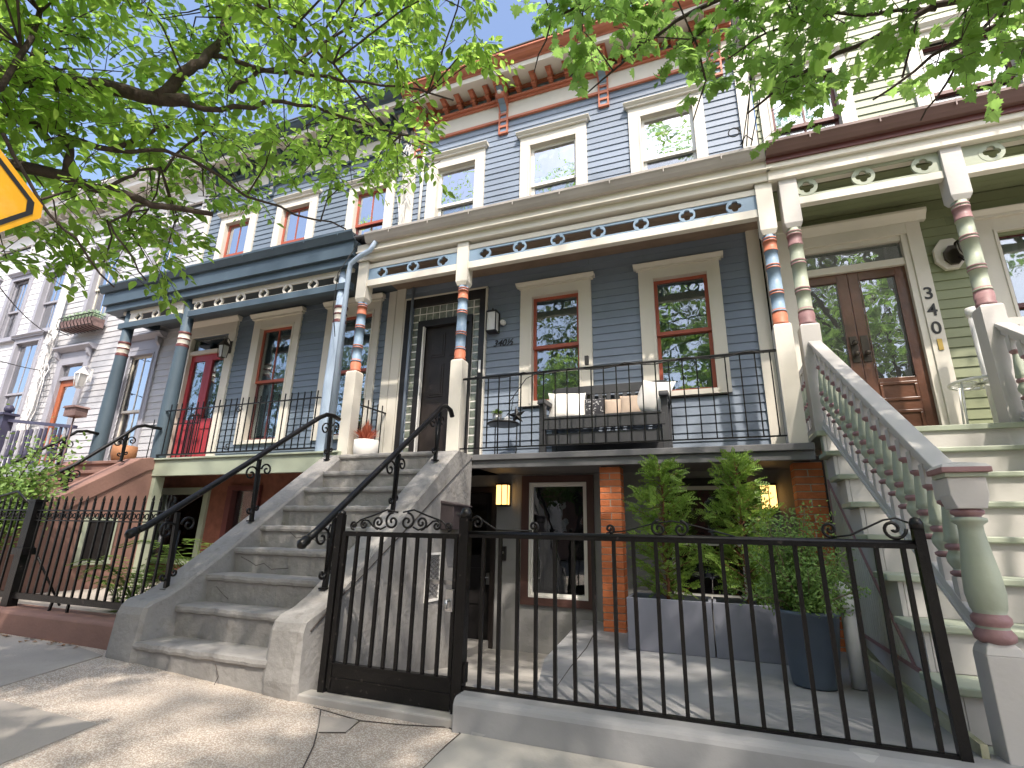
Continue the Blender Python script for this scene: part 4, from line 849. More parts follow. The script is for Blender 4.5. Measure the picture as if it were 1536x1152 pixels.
for s in (-1,1):
    cx=-1.875
    sc(b,cx+s*.055,z+.062,.055,PI/2 if s>0 else PI/2,s*-1); sc(b,cx+s*.16,z+.055,.042,-PI/2,s); sc(b,cx+s*.27,z+.04,.03,PI/2,-s); sc(b,cx+s*.35,z+.035,.028,-PI/2,s)
    b.tube([(cx+s*.02,FY,z+.12),(cx+s*.1,FY,z+.135),(cx+s*.2,FY,z+.10),(cx+s*.3,FY,z+.07),(cx+s*.37,FY,z+.02)],.006,6)
    b.tube([(cx+s*.1,FY,z+.03),(cx+s*.14,FY,z+.012),(cx+s*.2,FY,z+.03),(cx+s*.24,FY,z+.065),(cx+s*.27,FY,z+.07)],.006,6)
b.build('scroll_crest','black_iron',GT)
b=MB(); b.box(-1.66,-1.44,FY+.02,FY+.03,.70,.725); b.box(-1.50,-1.455,FY-.03,FY+.045,.56,.68); b.tube([(-1.48,FY-.03,.62),(-1.48,FY-.06,.62),(-1.48,FY-.06,.58)],.01,8); b.build('gate_lock','steel',GT)
G2=thing('gate_post','slim black iron gate post against the side wall of the stoop','gate post'); b=MB(); b.box(-2.355,-2.31,FY-.022,FY+.022,-.02,1.10); b.lathe([(.028,0),(.024,.02),(.008,.03)],(-2.3325,FY,1.10),10); b.build('post','black_iron',G2)
# brownstone yard fence
FL=thing('iron_fence','black iron fence with spear tips and a row of rings on the brownstone curb','fence')
FYl=3.05
b=MB(); b.bar((-8.6,FYl,1.12),(-4.15,FYl,1.12),.03,.012); b.bar((-8.6,FYl,1.03),(-4.15,FYl,1.03),.03,.01); b.bar((-8.6,FYl,.37),(-4.25,FYl,.37),.03,.05); b.build('rail','black_iron',FL)
p=MB(); p.bar((0,0,.36),(0,0,1.2),.016); p.lathe([(.008,0),(.014,.015),(.004,.05)],(0,0,1.2),4); pk=p.build('picket','black_iron',FL); pk.location=(-4.22,FYl,0)
for i in range(1,40): c=pk.copy(); col.objects.link(c); c.location=(-4.22-.107*i,FYl,0); c.rotation_euler=(0,random.uniform(-.008,.008),0)
b=MB()
for i in range(80):
    x=-4.2-.0535*i; b.tube([(x+.02*math.cos(t*PI/5),FYl,1.075+.022*math.sin(t*PI/5)) for t in range(11)],.005,5,cap=False)
b.build('ring_band','black_iron',FL)
b=MB(); b.bar((-5.2,FYl,.25),(-5.2,FYl,.37),.018); b.bar((-5.45,FYl,.25),(-5.42,FYl,.37),.018); b.tube([(-6.05,FYl+.03,.85),(-5.75,FYl+.25,.27)],.01,6); b.build('foot','black_iron',FL)
b=MB(); b.box(-6.09,-5.99,FYl-.04,FYl+.04,.2,1.2); b.box(-6.11,-5.97,FYl-.05,FYl+.05,1.2,1.22); b.box(-6.12,-5.96,FYl-.055,FYl+.055,.72,.78); b.build('gate_post','black_iron',FL)
b=MB(); b.tube([(-6.9,FYl,1.12),(-6.7,FYl,1.25),(-6.4,FYl,1.3),(-6.15,FYl,1.18)],.012,6); b.tube(spiral((-6.7,FYl,1.18),.06,1.3,0,'xz',1),.008,6); b.build('arch_scroll','black_iron',FL)

# ---------------------------------------------------------------- brownstone stoop
BS=thing('stoop','reddish brownstone stoop with iron rails in front of the slate blue house','stoop')
for i in range(10):
    y=4.92-.25*i; z=1.92-.175*i
    b=MB(); b.prism([(y,z),(5.25 if i==0 else y+.3,z),(5.25 if i==0 else y+.3,z-.18),(y+.03,z-.18),(y+.03,z-.055),(y,z-.045)],'x',-9.15,-7.9); b.build('step','brownstone',BS,bevel=.008)
def bcheek(x0,x1):
    b=MB(); b.prism([(2.95,.0),(2.95,.52),(3.02,.58),(4.92,1.88),(5.05,1.93),(5.2,1.93),(5.2,0)],'x',x0,x1); o=b.build('side_wall','brownstone',BS,bevel=.01)
    b=MB(); b.prism([(2.92,.42),(2.92,.545),(3.0,.61),(4.93,1.93),(5.06,1.96),(5.22,1.96),(5.22,1.82),(5.05,1.76),(3.05,.42)],'x',x0-.02,x1+.02); b.build('coping','brownstone',o,bevel=.01)
    return o
bcheek(-9.35,-9.12); o=bcheek(-7.92,-7.62)
b=MB(); b.box(-7.64,-7.60,4.40,4.45,.52,1.10); b.box(-7.64,-7.60,4.76,4.81,.52,1.10); b.box(-7.64,-7.60,4.45,4.76,1.06,1.10); b.box(-7.64,-7.59,4.38,4.83,.50,.55); v=b.build('side_window','sage',o); MB().box(-7.63,-7.615,4.45,4.76,.55,1.06).build('pane','black_paint',v)
GB='wrought iron handrails of the brownstone stoop'
ironrail('right iron handrail of the brownstone stoop, ending at the teal column',-7.72,[(3.0,.88),(3.3,1.06),(4.2,1.75),(4.72,2.25),(4.84,2.38),(4.95,2.42),(5.2,2.42)],[(3.5,.95,3.5,1.25),(4.15,1.42,4.15,1.73),(4.74,1.86,4.74,2.28)],GB,tr=.024)
ironrail('left iron handrail of the brownstone stoop, farther from the camera',-9.22,[(3.0,.95),(3.3,1.12),(4.1,1.70),(4.78,2.27),(4.92,2.40),(5.05,2.43),(5.22,2.42)],[(3.5,.95,3.5,1.27),(4.15,1.42,4.15,1.76),(4.78,1.86,4.78,2.29)],GB,tr=.024)
# lavender house stoop with painted balusters
LS=thing('wooden_stoop','wooden stoop with purple and white balusters by the lavender house','stoop')
for i in range(9):
    y=5.3-.26*i; z=1.95-.2*i; MB().box(-12.9,-11.5,y,y+.3,z-.2,z).build('step','brownstone',LS)
b=MB(); b.bar((-11.4,5.0,2.72),(-9.45,5.0,2.50),.06,.05); b.build('rail','purple',LS)
b=MB(); b.box(-11.5,-11.34,4.9,5.06,1.9,2.8); b.box(-11.54,-11.3,4.86,5.1,2.8,2.84); b.lathe([(.02,0),(.07,.05),(.075,.09),(.04,.15)],(-11.42,4.98,2.84),14); b.build('newel_post','purple',LS)
for i in range(14):
    x=-11.25+.13*i; MB().lathe([(.022,0),(.022,.15),(.032,.2),(.02,.4),(.026,.5),(.022,.62)],(x,5.0,1.9),8).build('baluster','lilac_trim' if i%3==0 else 'purple',LS)
MB().box(-11.6,-9.4,4.9,6.09,1.7,1.9).build('landing','lilac_trim',LS)

# ---------------------------------------------------------------- porch railings
PRL=thing('porch_railing','thin black iron porch railing in front of the bench on the blue house','railing'); PY=5.24
b=MB(); b.bar((-2.66,PY,2.765),(.72,PY,2.765),.03,.014); b.tube([(-2.66,PY,2.775),(.72,PY,2.775)],.010,8); b.build('top_rail','black_iron',PRL)
b=MB(); b.bar((-2.66,PY,1.93),(.72,PY,1.93),.028,.012); b.build('bottom_rail','black_iron',PRL)
pk=MB().bar((0,0,1.93),(0,0,2.76),.012).build('baluster','black_iron',PRL); pk.location=(-2.6,PY,0)
for i in range(1,25): c=pk.copy(); col.objects.link(c); c.location=(-2.6+.1355*i,PY,0)
b=MB()
P=[( -2.5+ 3.1*t/30, PY-.022+.01*math.sin(t*1.7), 2.785-.05*abs(math.sin(t*.55))) for t in range(31)]; b.tube(P,.006,5); b.box(-1.17,-1.13,PY-.04,PY,2.80,2.9); c=b.build('string_light_cable','cable_black'); tag(c,'dark string light cable draped along the porch railing','cable')
b=MB(); b.tube([(-1.7,PY-.03,2.76),(-1.85,PY-.03,2.70),(-2.0,PY-.03,2.5),(-2.02,PY-.035,2.35),(-2.08,PY-.03,2.28)],.005,5); b.tube([(-2.0,PY-.03,2.5),(-2.06,PY-.03,2.42),(-2.1,PY-.03,2.42)],.005,5); c=b.build('loose_cord','cable_black'); tag(c,'short dark cord hanging from the porch railing in front of the window','cord')
SRL=thing('porch_railing','short black iron side railing behind the white flower pot','railing')
b=MB(); b.bar((-4.33,5.38,2.63),(-4.31,6.06,2.64),.03,.014); b.bar((-4.33,5.38,1.98),(-4.31,6.06,1.98),.028,.012); b.build('rail','black_iron',SRL)
for i in range(6): b=MB(); b.bar((-4.32,5.44+.11*i,1.86),(-4.32,5.44+.11*i,2.74),.012); b.build('baluster','black_iron',SRL)
TRL=thing('porch_railing','black iron railing with twisted bars in front of the red doors','railing')
b=MB(); b.bar((-7.72,5.22,2.70),(-4.76,5.22,2.70),.03,.014); b.build('top_rail','black_iron',TRL); b=MB(); b.bar((-7.72,5.22,2.02),(-4.76,5.22,2.02),.03,.02); b.build('bottom_rail','black_iron',TRL)
b=MB(); b.bar((0,0,2.02),(0,0,2.80),.012)
for k in range(6): b.lathe([(.006,0),(.011,.012),(.006,.024)],(0,0,2.25+.05*k),6)
pk=b.build('twisted_baluster','black_iron',TRL); pk.location=(-7.62,5.22,0)
for i in range(1,26): c=pk.copy(); col.objects.link(c); c.location=(-7.62+.112*i,5.22,0)
b=MB(); b.tube(spiral((-6.2,5.21,2.62),.06,1.4,0,'xz',1),.007,6); b.tube(spiral((-6.3,5.21,2.10),.06,1.4,PI,'xz',1),.007,6); b.build('scroll','black_iron',TRL)
SRT=thing('porch_railing','black iron side railing behind the terracotta pot','railing')
b=MB(); b.bar((-9.1,5.95,2.7),(-7.95,5.95,2.68),.03,.014); b.bar((-9.1,5.95,2.0),(-7.95,5.95,2.0),.03,.014); b.build('rail','black_iron',SRT)
for i in range(10): b=MB(); b.bar((-9.05+.12*i,5.95,1.95),(-9.05+.12*i,5.95,2.8),.012); b.build('baluster','black_iron',SRT)
# ---------------------------------------------------------------- things on the porch
B=thing('bench','dark grey slatted wooden bench on the blue porch','bench'); z0=DZ
bx0,bx1=-1.74,-.38
for x in (bx0,bx1):
    b=MB(); b.bar((x,5.50,z0),(x,5.50,z0+.62),.07,.07); b.build('leg','bench_grey',B,bevel=.004); b=MB(); b.bar((x,5.98,z0),(x,6.03,z0+.92),.06,.06); b.build('leg','bench_grey',B,bevel=.004)
    b=MB(); b.prism([(5.42,z0+.60),(5.45,z0+.66),(5.99,z0+.68),(5.99,z0+.63),(5.45,z0+.60)],'x',x-.05,x+.05); b.build('armrest','bench_grey',B,bevel=.008)
b=MB(); b.box(bx0,bx1,5.46,5.50,z0+.30,z0+.42); 
for i in range(5): b.box(bx0+.03,bx1-.03,5.45+.105*i,5.54+.105*i,z0+.42,z0+.445)
b.build('seat','bench_grey',B,bevel=.003)
b=MB(); b.bar((bx0,6.0,z0+.88),(bx1,6.0,z0+.88),.035,.11,up=(0,0,1)); b.bar((bx0,5.97,z0+.50),(bx1,5.97,z0+.50),.03,.06)
for i in range(13): x=bx0+.09+i*(bx1-bx0-.18)/12; b.bar((x,5.965,z0+.5),(x,5.995,z0+.84),.05,.016)
b.build('backrest','bench_grey',B,bevel=.003)
b=MB(); b.box(bx0+.04,bx1-.04,5.50,5.53,z0+.12,z0+.26); b.box(bx0+.04,bx1-.04,5.95,5.98,z0+.12,z0+.2); b.build('lower_rail','bench_grey',B,bevel=.003)
def pillow(name,label,m,x,y,z,w,h,d,rx,rz,ry=0):
    b=MB(); N=10; vs=[];fs=[]
    for sgn in (1,-1):
        for i in range(N+1):
            for j in range(N+1):
                u=-1+2*i/N; v=-1+2*j/N; e=(1-abs(u)**2.5)*(1-abs(v)**2.5); pin=1-.09*(1-abs(v)**2)*abs(u)**3; pin2=1-.09*(1-abs(u)**2)*abs(v)**3
                vs.append((u*w/2*pin,-sgn*(d/2*(max(e,0)**.45)+.003*math.sin(u*9+v*5)*e),v*h/2*pin2))
    o=N+1
    for k in (0,1):
        for i in range(N):
            for j in range(N):
                q=[k*o*o+i*o+j,k*o*o+(i+1)*o+j,k*o*o+(i+1)*o+j+1,k*o*o+i*o+j+1]; fs.append(q if k==0 else q[::-1])
    b.add(vs,fs,0,True); ob=b.build(name,m); ob.location=(x,y,z); ob.rotation_euler=(rx,ry,rz); tag(ob,label,'pillow'); return ob
zs=z0+.445
pillow('pillow','big white pillow leaning in the left corner of the bench','cushion_white',-1.53,5.80,zs+.19,.46,.42,.17,-.35,.25)
pillow('pillow','speckled black pillow between the white and the tan ones','cushion_dark',-1.20,5.84,zs+.14,.26,.34,.12,-.3,0)
pillow('pillow','tan pillow left of the other tan pillow on the bench','cushion_tan',-.95,5.82,zs+.13,.30,.30,.12,-.35,.05)
pillow('pillow','tan pillow touching the big white pillow on its right','cushion_tan',-.74,5.78,zs+.14,.34,.33,.12,-.35,-.08)
pillow('pillow','big white pillow leaning on the right armrest of the bench','cushion_white',-.52,5.74,zs+.21,.44,.46,.17,-.3,-.5,.25)
TB=thing('side_table','small round black metal side table left of the bench','side table'); tx,ty=-2.32,5.72
MB().lathe([(.19,0),(.2,.005),(.2,.022),(.19,.028)],(tx,ty,z0+.44),24).build('table_top','black_paint',TB)
for k in range(3): a=.5+k*2.1; MB().tube([(tx+.17*math.cos(a),ty+.17*math.sin(a),z0+.44),(tx+.16*math.cos(a),ty+.16*math.sin(a),z0)],.008,6).build('leg','black_paint',TB)
o=MB().lathe([(.045,0),(.055,.02),(.058,.1),(.052,.1)],(tx-.07,ty-.04,z0+.468),16).build('flower_pot','steel'); tag(o,'small silvery pot on the black side table','pot')
def tuft(name,label,cat,m,c,n,r,h,w,seg=3,droop=.6,mi=None):
    b=MB()
    for i in range(n):
        a=random.uniform(0,2*PI); sp=random.uniform(.1,1)*r; hh=h*random.uniform(.6,1)*(1-.4*sp/r); ww=w*random.uniform(.6,1.2); pts=[]
        for k in range(seg+1):
            t=k/seg; pts.append(Vector((c[0]+math.cos(a)*sp*t,c[1]+math.sin(a)*sp*t,c[2]+hh*(t-droop*t*t*sp/r*.8))))
        side=Vector((-math.sin(a),math.cos(a),0)); vs=[];fs=[]
        for k,p in enumerate(pts): wk=ww*(1-(k/seg)**2)*.5+.0005; vs+=[p-side*wk,p+side*wk]
        for k in range(seg): fs.append((2*k,2*k+1,2*k+3,2*k+2))
        b.add(vs,fs)
    o=b.build(name,m); tag(o,label,cat); return o
tuft('small_plant','little green bushy plant in the silvery pot','plant','box_leaf',(tx-.07,ty-.04,z0+.56),160,.10,.12,.02)
o=MB().box(tx+.04,tx+.10,ty-.08,ty-.02,z0+.469,z0+.51).lathe([(.045,0),(.005,.03)],(tx+.07,ty-.05,z0+.51),4,rot=PI/4).build('candle_lantern','white_metal'); tag(o,'tiny white house shaped lantern on the side table','lantern')
b=MB(); vs=[(0,-.02,0),(0,.02,0)]; rr=.125
for k in range(10): a=PI/2+k*PI/5+.12; r=rr if k%2==0 else rr*.4; vs.append((r*math.cos(a),0,r*math.sin(a)))
fs=[]
for k in range(10): fs+=[(0,2+k,2+(k+1)%10),(1,2+(k+1)%10,2+k)]
b.add(vs,fs); o=b.build('star_ornament','black_iron',pos=(-2.2,5.86,z0+.585)); tag(o,'black five pointed metal barn star standing on the side table','ornament')
o=MB().lathe([(.11,0),(.135,.02),(.152,.10),(.155,.25),(.147,.25),(.14,.2)],(-4.03,5.32,DZ),28).build('flower_pot','white_pot'); tag(o,'round white flower pot at the top of the grey stoop','pot')
tuft('red_plant','spiky pinkish red plant in the round white pot','plant','red_leaf',(-4.03,5.30,DZ+.21),260,.20,.36,.02,droop=.35)
o=MB().lathe([(.11,0),(.145,.03),(.165,.12),(.16,.25),(.148,.25)],(-8.36,5.15,1.92),26).build('flower_pot','terracotta_pot'); tag(o,'wide terracotta pot at the top of the brownstone stoop','pot')
o=MB().box(-8.68,-8.42,4.40,4.56,2.50,2.62).prism([(-8.70,2.62),(-8.40,2.62),(-8.43,2.65),(-8.67,2.65)],'y',4.38,4.58).tube([(-8.56,4.48,2.5),(-8.56,4.48,1.3)],.009,6).build('wooden_box','wicker'); tag(o,'small brown wooden box on a stake behind the iron rail','box')
WB=thing('window_box','lavender house window box in a curly iron cradle with pale green plants','window box')
b=MB(); b.box(-12.35,-11.35,5.78,6.02,4.86,5.04); b.build('trough','wicker',WB)
b=MB()
for k in range(11): x=-12.4+.11*k; b.tube([(x,6.0,5.1),(x,5.75,5.1),(x,5.74,4.95),(x,5.8,4.84),(x,6.0,4.82)],.008,5)
b.tube([(-12.42,5.75,5.1),(-11.3,5.75,5.1)],.01,5); b.tube([(-12.42,5.76,4.86),(-11.3,5.76,4.86)],.01,5); b.build('iron_cradle','black_iron',WB)
b=MB(); 
for i in range(500):
    x=random.uniform(-12.35,-11.35); y=random.uniform(5.78,6.02); z=5.04+random.uniform(0,.13); a=random.uniform(0,6.3); r=.03
    b.add([(x+r*math.cos(a),y+r*math.sin(a),z),(x-r*math.cos(a),y-r*math.sin(a),z+.01),(x,y,z+.05)],[(0,1,2)])
o=b.build('window_box_plants','pale_leaf'); tag(o,'pale green plants filling the window box','plant')
# ---------------------------------------------------------------- planters and shrubs
def planter(x0,x1,label):
    b=MB(); t=.025; y0,y1=4.50,4.95; z=.132; zt=.53
    b.box(x0,x1,y0,y0+t,z+.012,zt); b.box(x0,x1,y1-t,y1,z+.012,zt); b.box(x0,x0+t,y0+t,y1-t,z+.012,zt); b.box(x1-t,x1,y0+t,y1-t,z+.012,zt); b.box(x0+t,x1-t,y0+t,y1-t,z+.012,z+.06)
    b.box(x0+.03,x1-.03,y0+.03,y1-.03,z,z+.012)
    o=b.build('planter_box','planter',bevel=.004); tag(o,label,'planter','rectangular planters'); MB().box(x0+t,x1-t,y0+t,y1-t,z+.3,zt-.06).build('soil','soil',o); return o
planter(-.705,-.06,'long slate planter box holding the left cedar, beside the brick pier'); planter(-.05,.50,'long slate planter box partly behind the round pot')
o=MB().lathe([(.125,0),(.13,.01),(.175,.40),(.185,.405),(.185,.425),(.16,.425),(.155,.38)],(.51,3.93,.158),40).build('round_pot','pot_blue'); tag(o,'tall round blue grey pot in front of the planter boxes','pot'); MB().lathe([(.01,0),(.156,.001)],(.51,3.93,.158+.37),24).build('soil','soil',o)
def spray(b,p,d,L,mi=0,n=7,w=.006):
    """flat fern-like cedar spray"""
    d=d.normalized(); up=Vector((0,0,1)); s=d.cross(up); s=s.normalized() if s.length>.01 else Vector((1,0,0)); tw=random.uniform(-1.2,1.2); s=(s*math.cos(tw)+d.cross(s)*math.sin(tw)).normalized()
    nrm=d.cross(s)
    for k in range(n):
        t=(k+.4)/n; q=p+d*L*t+up*(-.25*L*t*t)
        for sg in (-1,1):
            l=L*.42*(1-t*.75)*random.uniform(.7,1.15); e=(d*.65+s*sg*.8).normalized(); tip=q+e*l; m=q+e*l*.5; ww=s.cross(nrm)*0+nrm.cross(e).normalized()*w
            b.add([q,m+ww,tip,m-ww],[(0,1,2,3)],mi)
            for f,sg2 in ((.35,1),(.35,-1),(.65,1),(.65,-1)):
                e2=(e*.8+nrm.cross(e)*sg2*.75).normalized(); q2=q+e*l*f; l2=l*.45*(1-f*.5); w2=nrm.cross(e2)*w*.7
                b.add([q2,q2+e2*l2*.5+w2,q2+e2*l2,q2+e2*l2*.5-w2],[(0,1,2,3)],mi)
    b.add([p-nrm*.001,p+d*L*.5-up*.06*L+nrm*.0015,p+d*L-up*.25*L,p+d*L*.5-up*.06*L-nrm*.0015],[(0,1,2,3)],mi)
def cedar(x,y,z,h,label,seed,wr=.27):
    random.seed(seed); r=thing('cedar_shrub',label,'shrub','cedars in the planters')
    t=MB(); pts=[(x+.012*math.sin(k*1.3),y+.01*math.cos(k),z+h*k/8) for k in range(9)]; t.tube(pts,[.013*(1-k/9)+.002 for k in range(9)],6)
    b=MB(); nb=72
    for i in range(nb):
        f=(i+.5)/nb; zz=z+.04+h*.97*f; prof=(1-f)**.62*(.65+.35*min(1,f*5)); prof*=1+.3*math.sin(f*19+seed); a=i*2.4+random.uniform(-.4,.4); L=wr*prof*random.uniform(.7,1.2)+.05
        st=Vector((x,y,zz)); d=Vector((math.cos(a),math.sin(a)*.8,random.uniform(.35,.9))).normalized(); e=st+d*L
        t.tube([st,st+d*L*.5,e],[.004,.003,.0015],4,cap=False)
        for k in range(int(3+L*24)):
            q=st.lerp(e,random.uniform(.15,1)); dd=Vector((math.cos(a)+random.uniform(-.9,.9),math.sin(a)+random.uniform(-.9,.9),random.uniform(-.1,.9))); spray(b,q,dd,random.uniform(.09,.16),w=.0062,n=6)
        spray(b,e,d+Vector((0,0,.3)),.14,n=6,w=.006)
    t.build('trunk','bark_red',r); b.build('foliage','cedar_leaf',r); return r
cedar(-.40,4.73,.46,1.16,'young cedar with a bare pointed top in the left planter box',3); cedar(.22,4.75,.46,1.2,'young cedar with reddish twigs in front of the lit lamp',5,.25)
random.seed(11)
r=thing('boxwood_shrub','loose boxwood shrub with pale stems in the round pot','shrub'); t=MB(); b=MB(); cx,cy,cz=.51,3.93,.52
for i in range(78):
    a=random.uniform(0,2*PI); el=random.uniform(.15,1.45); L=random.uniform(.32,.68); d=Vector((math.cos(a)*math.cos(el)*.62-.03,math.sin(a)*math.cos(el)*.55,math.sin(el)*1.05))
    p0=Vector((cx+random.uniform(-.03,.03),cy+random.uniform(-.03,.03),cz)); p1=p0+d*L*.5+Vector((0,0,.05)); p0=Vector((cx,cy,cz-.03)) if i%3 else p0; p2=p0+d*L+Vector((random.uniform(-.05,.05),random.uniform(-.05,.05),.06)); t.tube([p0,p1,p2],[.006,.004,.002],5,cap=False)
    for k in range(100):
        f=random.uniform(.3,1.03); q=(p0.lerp(p1,f*2) if f<.5 else p1.lerp(p2,(f-.5)*2))+Vector((random.gauss(0,.035),random.gauss(0,.035),random.gauss(0,.03)))
        u=Vector((random.gauss(0,1),random.gauss(0,1),random.gauss(0,1))).normalized(); v=u.orthogonal().normalized(); l=.0145; b.add([q-u*l,q+v*l*.5,q+u*l,q-v*l*.5],[(0,1,2,3)])
t.build('trunk','bark_pale',r); b.build('foliage','box_leaf',r)
# pvc vent
b=MB(); px,py=.745,3.97
b.tube([(px,py,.158),(px,py,.62)],.042,18); b.tube([(px,py,.58),(px,py,.66)],.052,18)
P=[(px,py,.66)]+[(px-.0+ .0*k, py+.065-.065*math.cos(k*PI/10), .66+.085*math.sin(k*PI/10)) for k in range(1,10)]+[(px,py+.13,.66)]
P=[(px+.075-.075*math.cos(k*PI/10)-.11,py,.66+.085*math.sin(k*PI/10)) for k in range(11)]
P=[(px-.02-.055+.055*math.cos(k*PI/10)+.02,py,.65+.07*math.sin(k*PI/10)) for k in range(11)]
b.tube([(p[0],p[1],p[2]) for p in P],.047,16); b.tube([(P[-1][0],py,.66),(P[-1][0],py,.56)],.053,18)
b.tube([(px-.11,py+.02,.60),(px-.11,py+.35,.60)],.04,14)
o=b.build('vent_pipe','pvc'); tag(o,'white plastic vent pipe with a bent top between the round pot and the steps','pipe')
# ferns, bush
def fern(x,y,z,label,n=16,L=.55,seed=1):
    random.seed(seed); b=MB()
    for i in range(n):
        a=random.uniform(0,2*PI); l=L*random.uniform(.6,1.1)
        for k in range(15):
            t=k/15; p=Vector((x+math.cos(a)*l*t*.8,y+math.sin(a)*l*t*.8,z+l*(1.7*t-1.15*t*t))); s=Vector((-math.sin(a),math.cos(a),0)); f=Vector((math.cos(a),math.sin(a),.2)); w=.11*l*(1-t)**.6*1.7
            for sg in (-1,1): b.add([p,p+s*sg*w*.5+f*.022,p+s*sg*w+f*.01,p+s*sg*w*.5-f*.008],[(0,1,2,3)])
        b.tube([Vector((x+math.cos(a)*l*t*.8,y+math.sin(a)*l*t*.8,z+l*(1.7*t-1.15*t*t))) for t in (0,.2,.4,.6,.8,.97)],.003,4)
    o=b.build('fern','fern_leaf'); tag(o,label,'fern','ferns between the stoops'); return o
fern(-4.95,3.5,.2,'fern touching the side wall of the grey stoop, nearest the curb',24,.75,2); fern(-4.85,4.05,.2,'taller fern behind, against the grey stoop side wall',26,1.0,3); fern(-5.45,3.65,.2,'small fern standing left of the other ferns behind the iron fence',16,.55,4)
random.seed(21); r=thing('leafy_bush','leafy green bush at the far left behind the iron rail','bush'); b=MB(); t=MB()
for i in range(26):
    a=random.uniform(0,2*PI); d=Vector((math.cos(a)*.5,math.sin(a)*.5,random.uniform(.5,1.2))); L=random.uniform(.5,1.1); p0=Vector((-7.45,3.35,.9)); t.tube([(-7.45,3.35,.1),p0,p0+d*L],[.03,.015,.004],5,cap=False)
    for k in range(170):
        q=p0+d*L*random.uniform(.15,1.05)+Vector((random.gauss(0,.12),random.gauss(0,.12),random.gauss(0,.12))); u=Vector((random.gauss(0,1),random.gauss(0,1),random.gauss(0,.6))).normalized(); v=u.orthogonal().normalized(); l=.032; b.add([q-u*l,q+v*l*.5,q+u*l,q-v*l*.5],[(0,1,2,3)])
t.build('trunk','bark',r); b.build('foliage','box_leaf',r)
# ---------------------------------------------------------------- sign
SG=thing('road_sign','yellow diamond road sign with a black border, cut by the left edge','road sign')
P0=Vector((-2.192,.877,2.089)); h=Vector((-.0173,.9998,0)); tl=R(7); up=Vector((0,0,1)); h2=h*math.cos(tl)+up*math.sin(tl); u2=-h*math.sin(tl)+up*math.cos(tl); nrm=h2.cross(u2)
if nrm.x<0: nrm=-nrm
c=P0-h2*.53; A=.53
def dia(b,ro,ri,off,mi):
    def pts(r): 
        o=[]
        for k in range(4):
            for da in (-.045,.045): a=k*PI/2+da; rr=r*(.985 if True else 1); o.append(c+(h2*math.cos(a)+u2*math.sin(a))*rr+nrm*off)
        return o
    if ri is None: b.add(pts(ro),[list(range(8))],mi)
    else:
        P=pts(ro)+pts(ri); b.add(P,[(k,(k+1)%8,8+(k+1)%8,8+k) for k in range(8)],mi)
b=MB(); dia(b,A*1.015,None,0,0); dia(b,A*1.015,None,-.003,2); dia(b,A*.965,A*.925,.002,1)
sgn=b.build('sign_plate',['sign_yellow','black_paint','steel'],SG)
b=MB(); 
q=[c+h2*(.27+.045*math.cos(t*PI/8))+u2*(.12+.045*math.sin(t*PI/8))+nrm*.002 for t in range(16)]; b.add(q,[list(range(16))]); q=[c+h2*(x)+u2*(y)+nrm*.002 for x,y in ((-.05,-.25),(.05,-.25),(.05,.08),(.15,.05),(.17,.1),(.0,.2),(-.12,.1))]; b.add(q,[list(range(7))]); b.build('symbol','black_paint',sgn)
MB().box(c.x-.05,c.x-.01,c.y-.025,c.y+.025,0,2.7).build('sign_pole','steel',SG)
# ---------------------------------------------------------------- overhead cables
def cable(p,q,sag,r,label,name='overhead_cable',m='cable_black'):
    p=Vector(p);q=Vector(q); o=MB().tube([p.lerp(q,t/16)-Vector((0,0,sag*4*(t/16)*(1-t/16))) for t in range(17)],r,5).build(name,m); tag(o,label,'cable','service cables to the houses'); return o
for i,(a,c_) in enumerate((((.62,5.0,5.0),(1.25,2.6,7.6)),((.66,5.02,5.0),(1.0,2.5,7.6)),((.70,5.0,4.98),(1.5,2.7,7.6)))): cable(a,c_,.02,.006,'black service cable rising from the blue porch gutter, %s of three'%('left','middle','right')[(1,0,2)[i]] )
b=MB(); b.tube([(.60,4.98,5.0),(.66,4.97,5.1),(.72,4.97,5.02)],.008,5); b.tube(spiral((.55,4.96,5.16),.06,1.2,0,'xz',1,rmin=.8),.006,5); o=b.build('cable_loop','cable_black'); tag(o,'small coil of black cable on the right end of the gutter','cable')
cable((-13,6.0,4.9),(-2.8,-.5,4.1),.5,.008,'thin cable crossing in front of the white house windows, upper one'); cable((-13,6.0,4.1),(-5.5,-.5,3.2),.3,.008,'thin cable crossing in front of the white house windows, lower one'); 
random.seed(5)
b=MB()
for k in range(9):
    x=-12.95+random.uniform(-.12,.2); P=[(x+random.uniform(-.1,.1),YW-.1-random.uniform(0,.08),5.0-.3*j) for j in range(10)]; b.tube(P,.012,4)
b.tube(spiral((-12.8,YW-.2,4.8),.2,2.2,0,'xz',1,rmin=.6),.012,4); o=b.build('cable_bundle','cable_white'); tag(o,'tangle of cables running down the corner of the white house','cable')
b=MB()
for k in range(7):
    x=-4.28+random.uniform(-.08,.1); b.tube([(x+random.uniform(-.08,.08),YW-.08-random.uniform(0,.1),7.3-.17*j) for j in range(6+k%3*2)],.007,4)
o=b.build('cable_bundle','cable_white'); tag(o,'tangle of pale wires under the cornice bracket between the blue houses','cable')
o=MB().tube([(-4.3,5.12,5.0),(-4.55,5.0,4.4),(-4.6,5.05,3.9),(-4.55,5.1,3.5)],.006,5).build('hanging_wire','cable_black'); tag(o,'black wire hanging past the pale blue column','cable')
